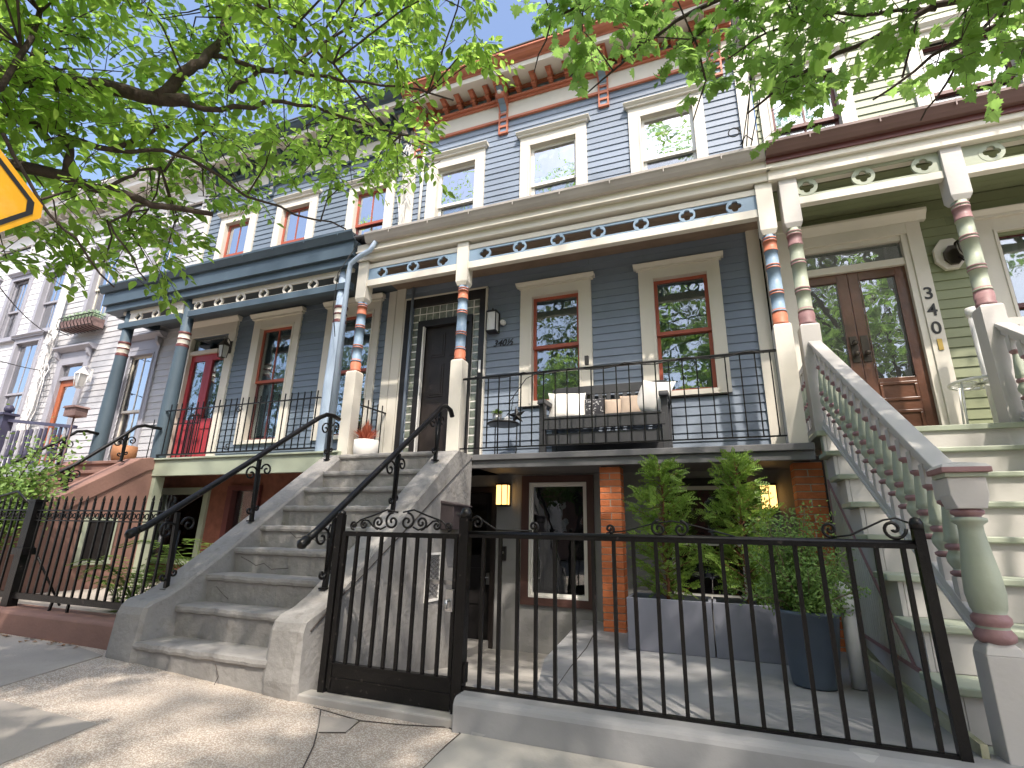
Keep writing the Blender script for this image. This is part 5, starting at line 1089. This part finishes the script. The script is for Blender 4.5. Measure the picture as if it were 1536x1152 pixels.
# ---------------------------------------------------------------- trees
CH_L=[([(-4.08,0.36,3.1),(-3.61,0.74,3.21),(-3.29,0.98,3.25),(-3.1,1.12,3.26),(-2.9,1.25,3.29),(-2.69,1.41,3.28),(-2.56,1.48,3.3)],0.05,0.034),([(-2.69,1.4,3.29),(-2.63,1.45,3.49),(-2.61,1.51,3.63),(-2.58,1.59,3.91),(-2.64,1.61,4.27),(-2.61,1.66,4.8)],0.034,0.02),([(-2.65,1.45,3.31),(-2.51,1.62,3.35),(-2.36,1.79,3.54),(-2.22,2.01,3.65),(-1.99,2.34,3.71),(-1.75,2.65,3.75)],0.018,0.006),([(-4.08,0.5,2.58),(-3.59,0.92,2.76),(-3.29,1.1,2.78),(-3.11,1.26,2.79),(-2.94,1.4,2.75),(-2.8,1.57,2.74),(-2.59,1.77,2.76)],0.045,0.014),([(-3.09,1.28,2.8),(-3.05,1.26,2.88),(-3.06,1.22,2.98),(-3.33,1.17,3.28),(-3.57,1.07,3.69)],0.022,0.012),([(-3.92,0.84,3.25),(-3.33,1.11,3.11),(-3.1,1.24,3.01),(-2.93,1.37,2.99),(-2.9,1.46,3.16),(-2.86,1.58,3.31)],0.024,0.01),([(-2.93,1.37,2.99),(-2.7,1.51,3.03),(-2.58,1.63,3.0),(-2.43,1.84,2.91),(-2.28,2.05,2.88),(-2.12,2.35,2.92)],0.012,0.005),([(-2.61,1.56,3.75),(-2.42,1.66,3.71),(-2.3,1.75,3.69),(-2.13,1.84,3.7),(-1.97,1.97,3.73),(-1.76,2.28,3.92),(-1.53,2.62,4.05)],0.016,0.006),([(-2.5,1.65,3.5),(-2.39,1.73,3.7),(-2.29,1.91,3.96),(-2.11,2.09,4.38),(-1.83,2.28,4.68),(-1.47,2.5,5.07)],0.014,0.006),([(-3.0,0.81,2.81),(-2.83,0.86,2.87),(-2.91,0.92,3.43),(-2.96,0.93,3.83)],0.016,0.01),([(-2.94,1.4,2.75),(-2.92,1.5,2.92),(-2.9,1.61,3.05),(-2.77,1.71,3.32),(-2.73,1.78,3.49)],0.01,0.006),([(-2.82,0.91,2.66),(-2.77,1.09,2.43),(-2.76,1.25,2.31),(-2.77,1.47,2.17)],0.009,0.004),([(-1.93,1.37,4.23),(-2.05,1.33,3.64),(-1.92,1.53,3.63),(-1.87,1.79,3.64),(-1.82,2.13,3.57),(-1.76,2.44,3.48)],0.012,0.004),([(-2.8,1.57,2.74),(-2.91,1.43,2.57),(-2.82,1.5,2.43),(-2.77,1.61,2.28)],0.007,0.004)]
MP_L=[([(2.56,2.72,3.68),(2.13,2.71,3.73),(1.74,2.74,3.82),(1.37,2.77,3.84),(1.06,2.82,3.79),(0.66,2.95,3.77),(0.43,3.06,3.69)],0.03,0.006),([(1.93,2.77,5.22),(1.24,2.85,4.91),(0.65,2.97,4.72),(0.17,3.0,4.61),(-0.22,3.01,4.47),(-0.63,3.06,4.23)],0.03,0.005),([(2.13,2.71,3.73),(1.82,2.69,3.5),(1.56,2.69,3.52),(1.29,2.72,3.48),(1.02,2.8,3.35)],0.02,0.005),([(0.65,2.97,4.72),(0.15,2.92,4.28),(0.21,3.04,4.03),(0.1,3.13,3.8)],0.01,0.004),([(1.24,2.85,4.91),(0.25,2.95,5.03),(-0.37,2.87,4.96),(-0.83,2.84,4.78),(-1.03,2.98,4.49)],0.02,0.004),([(1.74,2.74,3.82),(1.47,2.73,3.52),(1.35,2.81,3.34),(1.26,2.93,3.25)],0.01,0.004),([(1.37,2.77,3.84),(0.94,2.85,4.08),(0.59,2.96,4.2),(0.35,3.04,4.16)],0.012,0.004),([(0.76,2.98,4.56),(0.8,3.07,4.19),(0.75,3.19,3.93),(0.67,3.33,3.8)],0.008,0.003)]
CH_B=[(-3.58,0.37,4.35),(-3.25,0.72,4.64),(-3.04,0.89,4.9),(-2.03,0.82,4.03),(-1.88,1.05,4.33),(-2.18,1.39,5.29),(-1.74,1.21,4.65),(-1.35,1.03,4.04),(-1.59,1.41,4.87),(-1.13,1.28,4.36),(-0.83,1.77,5.01),(-2.67,0.25,3.27),(-2.78,0.26,3.4),(-3.95,0.46,4.5),(-3.04,0.43,3.83),(-2.9,0.55,3.96),(-3.52,0.67,4.62),(-2.46,0.64,3.88),(-2.41,0.91,4.28),(-2.65,1.15,4.85),(-2.64,1.22,5.14),(-2.29,1.32,4.82),(-2.01,1.3,4.7),(-2.2,1.62,5.37),(-1.92,1.7,5.55),(-1.24,1.23,4.2),(-1.1,1.4,4.26),(-1.38,2.0,5.56),(-0.81,1.31,4.06),(-2.86,0.33,3.44),(-3.75,0.52,4.14),(-2.76,0.44,3.4),(-3.67,0.68,4.5),(-3.04,0.66,4.16),(-2.42,0.61,3.51),(-3.25,0.92,4.49),(-2.83,0.99,4.43),(-3.17,1.18,4.86),(-2.69,1.13,4.51),(-2.21,1.05,4.27),(-1.85,1.03,4.0),(-1.9,1.25,4.42),(-1.57,1.16,4.0),(-1.94,1.65,4.88),(-1.74,1.91,5.19),(-1.25,1.91,4.89),(-1.17,2.06,5.22),(-2.89,0.41,3.25),(-2.86,0.4,3.33),(-3.93,0.72,4.37),(-2.65,0.52,3.35),(-2.54,0.54,3.37),(-3.22,0.9,4.35),(-3.4,1.06,4.61),(-3.08,1.08,4.49),(-3.11,1.21,4.73),(-2.97,1.28,4.89),(-2.87,1.39,4.9),(-1.85,1.03,3.73),(-1.75,1.19,4.02),(-1.84,1.34,4.09),(-1.57,1.38,4.11),(-1.93,2.11,5.28),(-1.59,2.07,5.25),(-1.47,2.16,5.42),(-1.19,2.04,4.88),(-1.15,2.33,5.31),(-3.17,0.47,3.34),(-3.93,0.74,4.07),(-3.6,0.75,3.99),(-3.45,1.02,4.23),(-2.79,0.87,3.75),(-2.28,0.81,3.47),(-2.35,0.91,3.65),(-2.21,1.03,3.8),(-2.75,1.34,4.53),(-2.17,1.35,4.14),(-2.03,1.38,3.99),(-1.81,1.45,4.21),(-1.55,1.4,3.86),(-1.3,1.42,3.87),(-1.17,1.49,3.9),(-1.43,2.03,4.81),(-1.05,1.85,4.16),(-3.33,0.5,3.36),(-2.92,0.49,3.15),(-3.35,0.63,3.45),(-3.93,0.83,4.14),(-2.84,0.74,3.32),(-3.48,1.03,4.1),(-2.63,0.81,3.42),(-2.91,1.0,3.89),(-2.7,1.11,3.82),(-3.24,1.57,4.73),(-2.68,1.38,4.26),(-2.48,1.5,4.17),(-2.91,1.94,4.95),(-1.79,1.36,3.68),(-2.32,2.24,5.07),(-1.56,1.74,4.12),(-1.47,1.71,4.06),(-1.67,2.48,5.29),(-0.86,1.71,3.81),(-3.68,0.52,3.42),(-4.0,0.62,3.65),(-3.74,0.69,3.56),(-3.57,0.71,3.53),(-4.09,0.98,4.09),(-3.27,0.9,3.58),(-2.96,0.87,3.49),(-2.86,0.94,3.56),(-3.57,1.36,4.29),(-2.48,1.1,3.56),(-2.24,1.43,3.81),(-2.24,1.69,4.18),(-2.44,2.03,4.74),(-1.8,2.11,4.5),(-1.68,2.31,4.73),(-1.6,2.21,4.56),(-1.4,2.6,4.77),(-4.0,0.8,3.55),(-3.17,0.66,3.17),(-4.19,1.07,3.98),(-4.04,1.18,3.99),(-3.66,1.18,3.94),(-3.47,1.29,3.84),(-3.37,1.31,3.9),(-3.5,1.48,4.33),(-3.22,1.56,4.3),(-2.93,1.61,4.0),(-2.55,1.56,4.01),(-2.75,2.07,4.51),(-1.86,1.46,3.45),(-1.73,1.59,3.5),(-1.98,2.17,4.4),(-1.81,2.44,4.46),(-1.83,2.62,4.9),(-1.28,2.32,4.17),(-3.27,0.52,2.78),(-3.4,0.64,2.98),(-3.74,0.72,3.21),(-3.15,0.72,2.91),(-4.17,1.13,3.78),(-2.99,0.82,3.04),(-3.74,1.24,3.65),(-2.88,1.04,3.11),(-3.18,1.43,3.69),(-3.01,1.47,3.82),(-3.29,1.99,4.4),(-2.67,1.81,3.88),(-2.82,2.01,4.35),(-2.32,2.09,4.0),(-2.11,2.17,4.25),(-1.99,2.27,4.15),(-1.7,2.12,3.95),(-1.52,2.42,4.2),(-1.27,2.47,4.19),(-4.61,0.78,3.42),(-4.6,0.81,3.42),(-3.53,0.78,3.09),(-4.35,1.11,3.52),(-3.24,0.93,2.95),(-3.03,0.95,2.94),(-3.32,1.06,3.23),(-3.07,1.12,3.14),(-3.84,1.57,3.85),(-3.07,1.44,3.38),(-3.51,1.93,4.11),(-2.71,1.57,3.39),(-2.7,1.78,3.74),(-2.85,2.18,4.08),(-2.93,2.48,4.39),(-2.12,2.06,3.75),(-2.42,2.71,4.45),(-1.94,2.52,4.23),(-4.56,0.95,3.25),(-4.06,0.91,2.98),(-3.8,0.9,3.1),(-3.97,1.11,3.17),(-4.1,1.36,3.45),(-3.16,1.14,3.11),(-3.02,1.19,2.96),(-3.82,1.59,3.75),(-3.95,1.83,3.99),(-2.72,1.42,3.11),(-2.91,1.81,3.58),(-3.54,2.37,4.09),(-2.18,1.74,3.13),(-2.98,2.49,4.0),(-2.4,2.53,4.05),(-2.28,2.48,3.92),(-1.83,2.58,4.01),(-3.23,0.64,2.37),(-4.52,0.93,3.05),(-3.78,0.9,2.71),(-4.46,1.21,3.17),(-3.23,0.92,2.69),(-3.66,1.21,2.96),(-4.12,1.52,3.26),(-3.5,1.53,3.19),(-3.13,1.59,3.21),(-3.56,2.03,3.59),(-2.95,1.95,3.28),(-3.3,2.22,3.83),(-3.42,2.62,3.98),(-2.6,2.4,3.77),(-2.83,2.83,3.99),(-2.4,2.99,4.13),(-1.79,2.32,3.49),(-1.56,2.42,3.43),(-3.07,0.68,2.33),(-3.18,0.74,2.41),(-3.15,0.87,2.49),(-4.08,1.28,3.0),(-3.85,1.31,2.94),(-4.38,1.71,3.44),(-2.8,1.2,2.56),(-3.68,1.68,3.08),(-3.34,1.85,3.13),(-3.03,1.98,3.14),(-3.14,2.34,3.45),(-2.81,2.56,3.71),(-2.12,2.27,3.21),(-2.73,3.22,4.09),(-2.39,3.2,4.08),(-4.54,0.94,2.61),(-4.53,1.09,2.72),(-4.5,1.12,2.69),(-3.54,1.03,2.46),(-3.18,1.06,2.39),(-4.59,1.51,3.11),(-3.41,1.28,2.6),(-3.62,1.75,2.94),(-3.03,1.62,2.69),(-3.06,1.89,2.87),(-4.63,1.15,2.65),(-4.62,1.29,2.65),(-3.49,1.03,2.29),(-3.82,1.22,2.49),(-3.59,1.36,2.41),(-3.34,1.44,2.56),(-3.27,1.65,2.5),(-3.57,1.93,2.93),(-3.51,2.12,2.85),(-4.84,1.17,2.42),(-3.25,1.89,2.62)]
MP_B=[(0.18,2.25,5.31),(1.37,2.66,5.06),(1.46,2.49,4.89),(1.39,2.0,3.84),(1.84,2.47,4.4),(-0.43,2.3,5.61),(-0.3,2.06,4.9),(0.65,2.43,5.04),(0.86,2.21,4.33),(1.26,2.55,4.9),(1.38,2.76,5.18),(1.18,2.1,4.04),(1.49,2.29,4.12),(1.54,2.02,3.74),(1.74,2.06,3.56),(-0.71,2.0,4.97),(-0.13,2.09,4.51),(0.1,2.44,4.98),(0.82,2.74,5.01),(1.13,2.6,4.65),(1.13,2.22,4.05),(1.45,2.21,3.73),(1.68,2.29,3.73),(1.64,2.12,3.64),(1.91,2.34,3.86),(0.95,2.97,4.95),(0.84,2.26,4.13),(1.23,2.65,4.53),(1.25,2.24,3.77),(1.95,2.63,3.99),(-0.74,2.34,4.81),(0.45,2.65,4.44),(0.49,2.36,4.14),(1.23,2.92,4.56),(1.17,2.4,3.75),(1.32,2.31,3.58),(-0.51,2.84,4.95),(-0.34,2.82,4.78),(0.63,2.85,4.43),(0.69,2.68,4.25),(0.96,2.77,4.29),(1.29,3.25,4.7),(2.21,3.29,4.27),(1.73,2.4,3.42),(1.85,2.35,3.21),(-0.79,2.85,4.89),(-0.64,2.57,4.58),(-0.24,2.73,4.57),(-0.19,2.89,4.57),(0.06,3.07,4.67),(0.49,2.85,4.3),(0.73,2.66,3.98),(0.83,2.6,3.82),(1.12,2.48,3.5),(1.84,3.17,4.14),(1.61,2.56,3.51),(1.98,2.63,3.4),(1.91,2.43,3.15),(-0.52,2.48,4.12),(-0.2,2.59,4.05),(0.02,2.84,4.17),(0.26,3.13,4.4),(0.65,3.22,4.2),(0.8,3.09,4.0),(1.03,3.3,4.35),(1.32,2.53,3.34),(1.97,3.33,3.83),(2.05,3.27,3.97),(2.37,3.21,3.71),(2.03,2.68,3.17),(-0.74,3.34,4.88),(0.21,3.2,4.2),(0.44,3.33,4.4),(1.01,3.75,4.35),(0.97,3.11,3.87),(1.59,3.36,3.96),(0.63,2.83,3.51)]

def limb(t,pts,r0,r1,seg=7):
    n=len(pts); P=[];Rr=[]
    V=[Vector(p) for p in pts]
    for i in range(n-1):
        for k in range(3): f=k/3; P.append(V[i].lerp(V[i+1],f)+Vector((random.gauss(0,.008),random.gauss(0,.008),random.gauss(0,.008)))); Rr.append(r0+(r1-r0)*(i+f)/(n-1))
    P.append(V[-1]); Rr.append(r1); t.tube(P,Rr,seg); return V
OV=[(0,0),(.28,.24),(.55,.26),(.8,.13),(1,0),(.8,-.13),(.55,-.26),(.28,-.24)]
def cleaf(b,p,d,n,L):
    s=d.cross(n).normalized(); cup=.10*L; 
    vs=[p+d*L*u+s*L*v+n*(abs(v)*L*.35-cup*u*u*1.5) for u,v in OV]; 
    b.add(vs,[(0,1,2,3,4),(0,4,5,6,7)])
ML=[(0,0),(.10,.16),(-.06,.36),(.16,.34),(.16,.62),(.34,.46),(.44,.58),(.52,.30),(.66,.34),(.72,.16),(1.0,0)]
MLp=ML+[(u,-v) for u,v in ML[-2:0:-1]]
def mleaf(b,p,d,n,L):
    s=d.cross(n).normalized(); vs=[p+d*L*u+s*L*v*.9+n*(-.22*L*(v*v*2+u*u*.8)) for u,v in MLp]; k=len(MLp); h=len(ML)
    b.add(vs,[list(range(h)),[0]+list(range(h-1,k))])
def crown(blobs,limbs,leaf,L,seed,ntw,nl,br=.33,droop=.5,twr=.004):
    random.seed(seed); lv=MB(); tw=MB(); LP=[Vector(p) for l in limbs for i in range(len(l[0])-1) for p in (l[0][i],[(a+c)/2 for a,c in zip(l[0][i],l[0][i+1])])]
    for B_ in blobs:
        Bv=Vector(B_[:3]); f=B_[3] if len(B_)>3 else 1; rr=br*(B_[4] if len(B_)>4 else 1)
        near=sorted(LP,key=lambda q:(q-Bv).length)[:3]; s0=near[0]; 
        lim=(Bv-s0).length; LS=1.6 if Bv.z>8.4 and L<.2 else 1  # larger leaves on the high clumps, for the window reflections
        if lim<1.5 and lim>.15: tw.tube([s0,s0.lerp(Bv,.5)+Vector((random.gauss(0,.05),random.gauss(0,.05),.05)),Bv],[twr*1.6,twr*1.2,twr*.8],4,cap=False)
        for i in range(max(1,int(ntw*f))):
            e=Bv+Vector((random.gauss(0,1),random.gauss(0,1),random.gauss(0,.55))).normalized()*rr*random.uniform(.5,1.25); st=Bv+Vector((random.gauss(0,.06),random.gauss(0,.06),random.gauss(0,.05))); m=st.lerp(e,.5)+Vector((0,0,.04))
            tw.tube([st,m,e],[twr*.7,twr*.5,twr*.3],3,cap=False)
            dr=(e-st).normalized()
            for k in range(nl):
                t=(k+1)/nl; q=(st.lerp(m,t*2) if t<.5 else m.lerp(e,t*2-1)); sd=dr.cross(Vector((0,0,1))); sd=sd.normalized() if sd.length>.05 else Vector((1,0,0))
                d=(dr*.6+sd*(1 if k%2 else -1)*random.uniform(.4,1.1)+Vector((random.gauss(0,.2),random.gauss(0,.2),-droop*random.uniform(.1,1.3)))).normalized()
                n=Vector((random.gauss(0,.4),random.gauss(0,.4),1)); n=(n-d*n.dot(d)).normalized(); q=q+d*.015+Vector((0,0,-.005))
                leaf(lv,q,d,n,L*LS*random.uniform(.55,1.2))
    return lv,tw
def tree(name,label,cat,trunk,limbs,blobs,leaf,L,seed,ntw,nl,lm,br=.33,droop=.5,group='street trees'):
    r=thing(name,label,cat,group); t=MB(); random.seed(seed+100)
    for pts,r0,r1 in trunk+limbs: limb(t,pts,r0,r1)
    lv,tw=crown(blobs,limbs+trunk[1:],leaf,L,seed,ntw,nl,br,droop)
    t.build('trunk','bark',r); tw.build('twigs','bark',r); lv.build('foliage',lm,r); return r
def connect(limbs,hub,r):
    out=[]
    for i,(P,a,b) in enumerate(limbs):
        others=[Vector(q) for j,l in enumerate(limbs) if j!=i for q in l[0][1:]]; s0=Vector(P[0])
        if min((s0-q).length for q in others)>.25:
            h=Vector(hub); m=h.lerp(s0,.5)+Vector((0,0,.15)); out.append(([tuple(h),tuple(m),tuple(s0)],r,a*1.02))
    return out
random.seed(31)
def cloud(n,x0,x1,y0,y1,z0,z1,f,k):
    return [(random.uniform(x0,x1),random.uniform(y0,y1),random.uniform(z0,z1),f,k) for i in range(n)]
CB=CH_B+cloud(30,-5.5,-1.0,-2.6,.2,3.6,5.6,.8,1.5)+cloud(26,-2.6,1.6,-2.4,-.4,3.8,5.4,1,1.1)+cloud(22,-9,-4.6,-2.5,2.0,4.2,6.2,.8,1.6)  # extra leaf clumps out of view, added to dapple the sun
CB+=cloud(60,-12,-1,-4,1,9,14.5,1,2.6)  # high unseen clumps, added to show as leaves in the upper windows
tree('cherry_tree','cherry tree with dark limbs and bright oval leaves reaching in from the left','tree',
 [([(-5.2,-.9,-.1),(-5.15,-.85,1.2),(-5.0,-.7,2.1),(-4.9,-.6,2.7)],.16,.10),([(-4.9,-.6,2.65),(-4.5,-.1,3.0),(-4.05,.38,3.1)],.08,.05),([(-4.9,-.6,2.6),(-4.4,.1,2.6),(-4.05,.52,2.58)],.07,.045),([(-4.9,-.6,2.7),(-5.0,-.9,3.8),(-4.6,-1.2,5.2)],.09,.03),([(-4.7,-.8,3.4),(-3.2,-1.2,4.2),(-1.6,-1.0,4.8)],.05,.015),([(-4.9,-.6,3.2),(-6.2,-.2,4.4),(-7.6,.6,5.2)],.05,.02)],
 CH_L+connect(CH_L,(-4.9,-.6,2.75),.06),CB,cleaf,.072,41,6,12,'cherry_leaf',br=.30)
MBB=MP_B+cloud(14,2.2,4.6,.2,1.6,4.4,5.4,.9,1.5)+cloud(165,.3,4.8,-3.0,.7,4.9,7.0,.9,1.6)+cloud(16,2.0,6,1.5,4.2,4.6,6.8,.8,1.6)  # unseen leaf clumps added to keep sun off patio and green house
MBB+=cloud(50,-1.5,6,-4,1,9,14.5,1,2.6)+cloud(50,0,3.6,-1.0,1.0,4.4,5.6,1,1.3)  # added out of view: high clumps for window reflections, low ones shading the patio
tree('maple_tree','maple tree hanging lobed green leaves over the green house from the top right','tree',
 [([(4.6,-1.1,-.1),(4.5,-1.0,2.0),(4.3,-.9,3.6)],.2,.13),([(4.3,-.9,3.5),(3.4,0,4.3),(2.55,1.1,4.25)],.08,.03),([(4.3,-.9,3.6),(3.0,.0,5.2),(1.7,1.2,6.2)],.09,.03),([(4.3,-.9,3.6),(4.0,-.5,5.5),(2.2,-.4,6.6)],.07,.02)],
 MP_L+connect(MP_L,(4.3,-.9,3.6),.06),MBB,mleaf,.088,43,6,8,'maple_leaf',br=.32,droop=.9)
FB=cloud(210,-13,-2,-15,-11,3.0,14,1,3.8)
tree('street_tree','big street tree across the road left of the camera','tree',[([(-6,-13,-.1),(-6,-13,2.5),(-5.9,-13.1,4.5)],.2,.14)],[([(-5.9,-13.1,4.4),(-4.5,-13.5,6),(-3.5,-13.5,7.5)],.1,.03),([(-5.9,-13.1,4.4),(-7,-13,6),(-8,-13,7.5)],.1,.03)],FB,cleaf,.30,51,7,8,'far_leaf',br=.4)
FB=cloud(210,-2,9,-15.5,-11,3.0,14,1,3.8)
tree('street_tree','big street tree across the road right of the camera','tree',[([(5,-13,-.1),(5,-13,2.5),(5,-13.1,4.5)],.2,.14)],[([(5,-13.1,4.4),(6.5,-13.5,6),(7.5,-13.5,7.5)],.1,.03),([(5,-13.1,4.4),(4,-13,6),(2.5,-13,7.5)],.1,.03)],FB,cleaf,.30,52,7,8,'far_leaf',br=.4)

FB=cloud(230,-34,-13,-14,-10,2.6,13,1,4.2)
tree('street_tree','big street tree far down the road to the left','tree',[([(-22,-12,-.1),(-22,-12,2.5),(-22,-12.1,4.5)],.22,.16)],[([(-22,-12.1,4.4),(-18,-12.5,6),(-15,-12.5,8)],.1,.03),([(-22,-12.1,4.4),(-26,-12,6),(-30,-12,8)],.1,.03)],FB,cleaf,.34,53,7,8,'far_leaf',br=.4)
for i,(x,m) in enumerate(((-24,'brick_red'),(-17,'lavender_siding'),(-10,'brownstone'),(-3,'brick_red'),(4,'green_siding_pale'),(11,'brownstone'))):
    h=thing('row_house','row house across the street, %s of the six'%('first','second','third','fourth','fifth','last')[i],'row house','row houses across the street')
    MB().box(x,x+6.9,-27,-18,-.2,8.2+.3*(i%2)).build('wall',m,h); MB().box(x-.1,x+7,-27.1,-17.6,8.2+.3*(i%2),8.6+.3*(i%2)).build('roof','roofing',h)
    for k in range(3):
        for z in (1.2,4.6):
            wd=MB().box(x+.8+k*2.1,x+1.9+k*2.1,-18,-17.94,z,z+1.8).build('window','cream',h); MB().box(x+.9+k*2.1,x+1.8+k*2.1,-17.94,-17.92,z+.1,z+1.7).build('pane','glass',wd)

# ---------------------------------------------------------------- camera, light
cam=bpy.data.cameras.new('camera'); cam.sensor_width=36; cam.lens=762.422/1536*36; cam.clip_start=.02; cam.clip_end=600
co=bpy.data.objects.new('camera',cam); col.objects.link(co)
r0=Vector((.93441676,.35552048,.02169142)); r1=Vector((-.08131594,.27222215,-.95879238)); r2=Vector((-.34677521,.8941478,.28327841))
co.matrix_world=Matrix(((r0.x,-r1.x,-r2.x,0),(r0.y,-r1.y,-r2.y,0),(r0.z,-r1.z,-r2.z,1.0),(0,0,0,1)))
scn.camera=co
SUN=Vector((.33,-.50,.83)).normalized()
l=bpy.data.lights.new('sun','SUN'); l.energy=2.2; l.angle=R(1.0); l.color=(1,.91,.80)
lo=bpy.data.objects.new('sun',l); col.objects.link(lo); lo.rotation_euler=SUN.to_track_quat('Z','Y').to_euler(); lo.location=SUN*30
w=bpy.data.worlds.new('World'); scn.world=w; w.use_nodes=True; nt=w.node_tree; bg=nt.nodes['Background']; sk=nt.nodes.new('ShaderNodeTexSky'); sk.sky_type='NISHITA'; sk.sun_disc=False
sk.sun_elevation=math.asin(SUN.z); sk.sun_rotation=math.atan2(SUN.x,SUN.y); sk.air_density=.8; sk.dust_density=3.0; sk.ozone_density=.6
nt.links.new(sk.outputs[0],bg.inputs[0]); bg.inputs[1].default_value=.15
scn.view_settings.view_transform='Standard'; scn.view_settings.look='None'; scn.view_settings.exposure=1.5
scn.cycles.max_bounces=8; scn.cycles.transparent_max_bounces=12; scn.cycles.diffuse_bounces=4; scn.cycles.caustics_reflective=False; scn.cycles.caustics_refractive=False
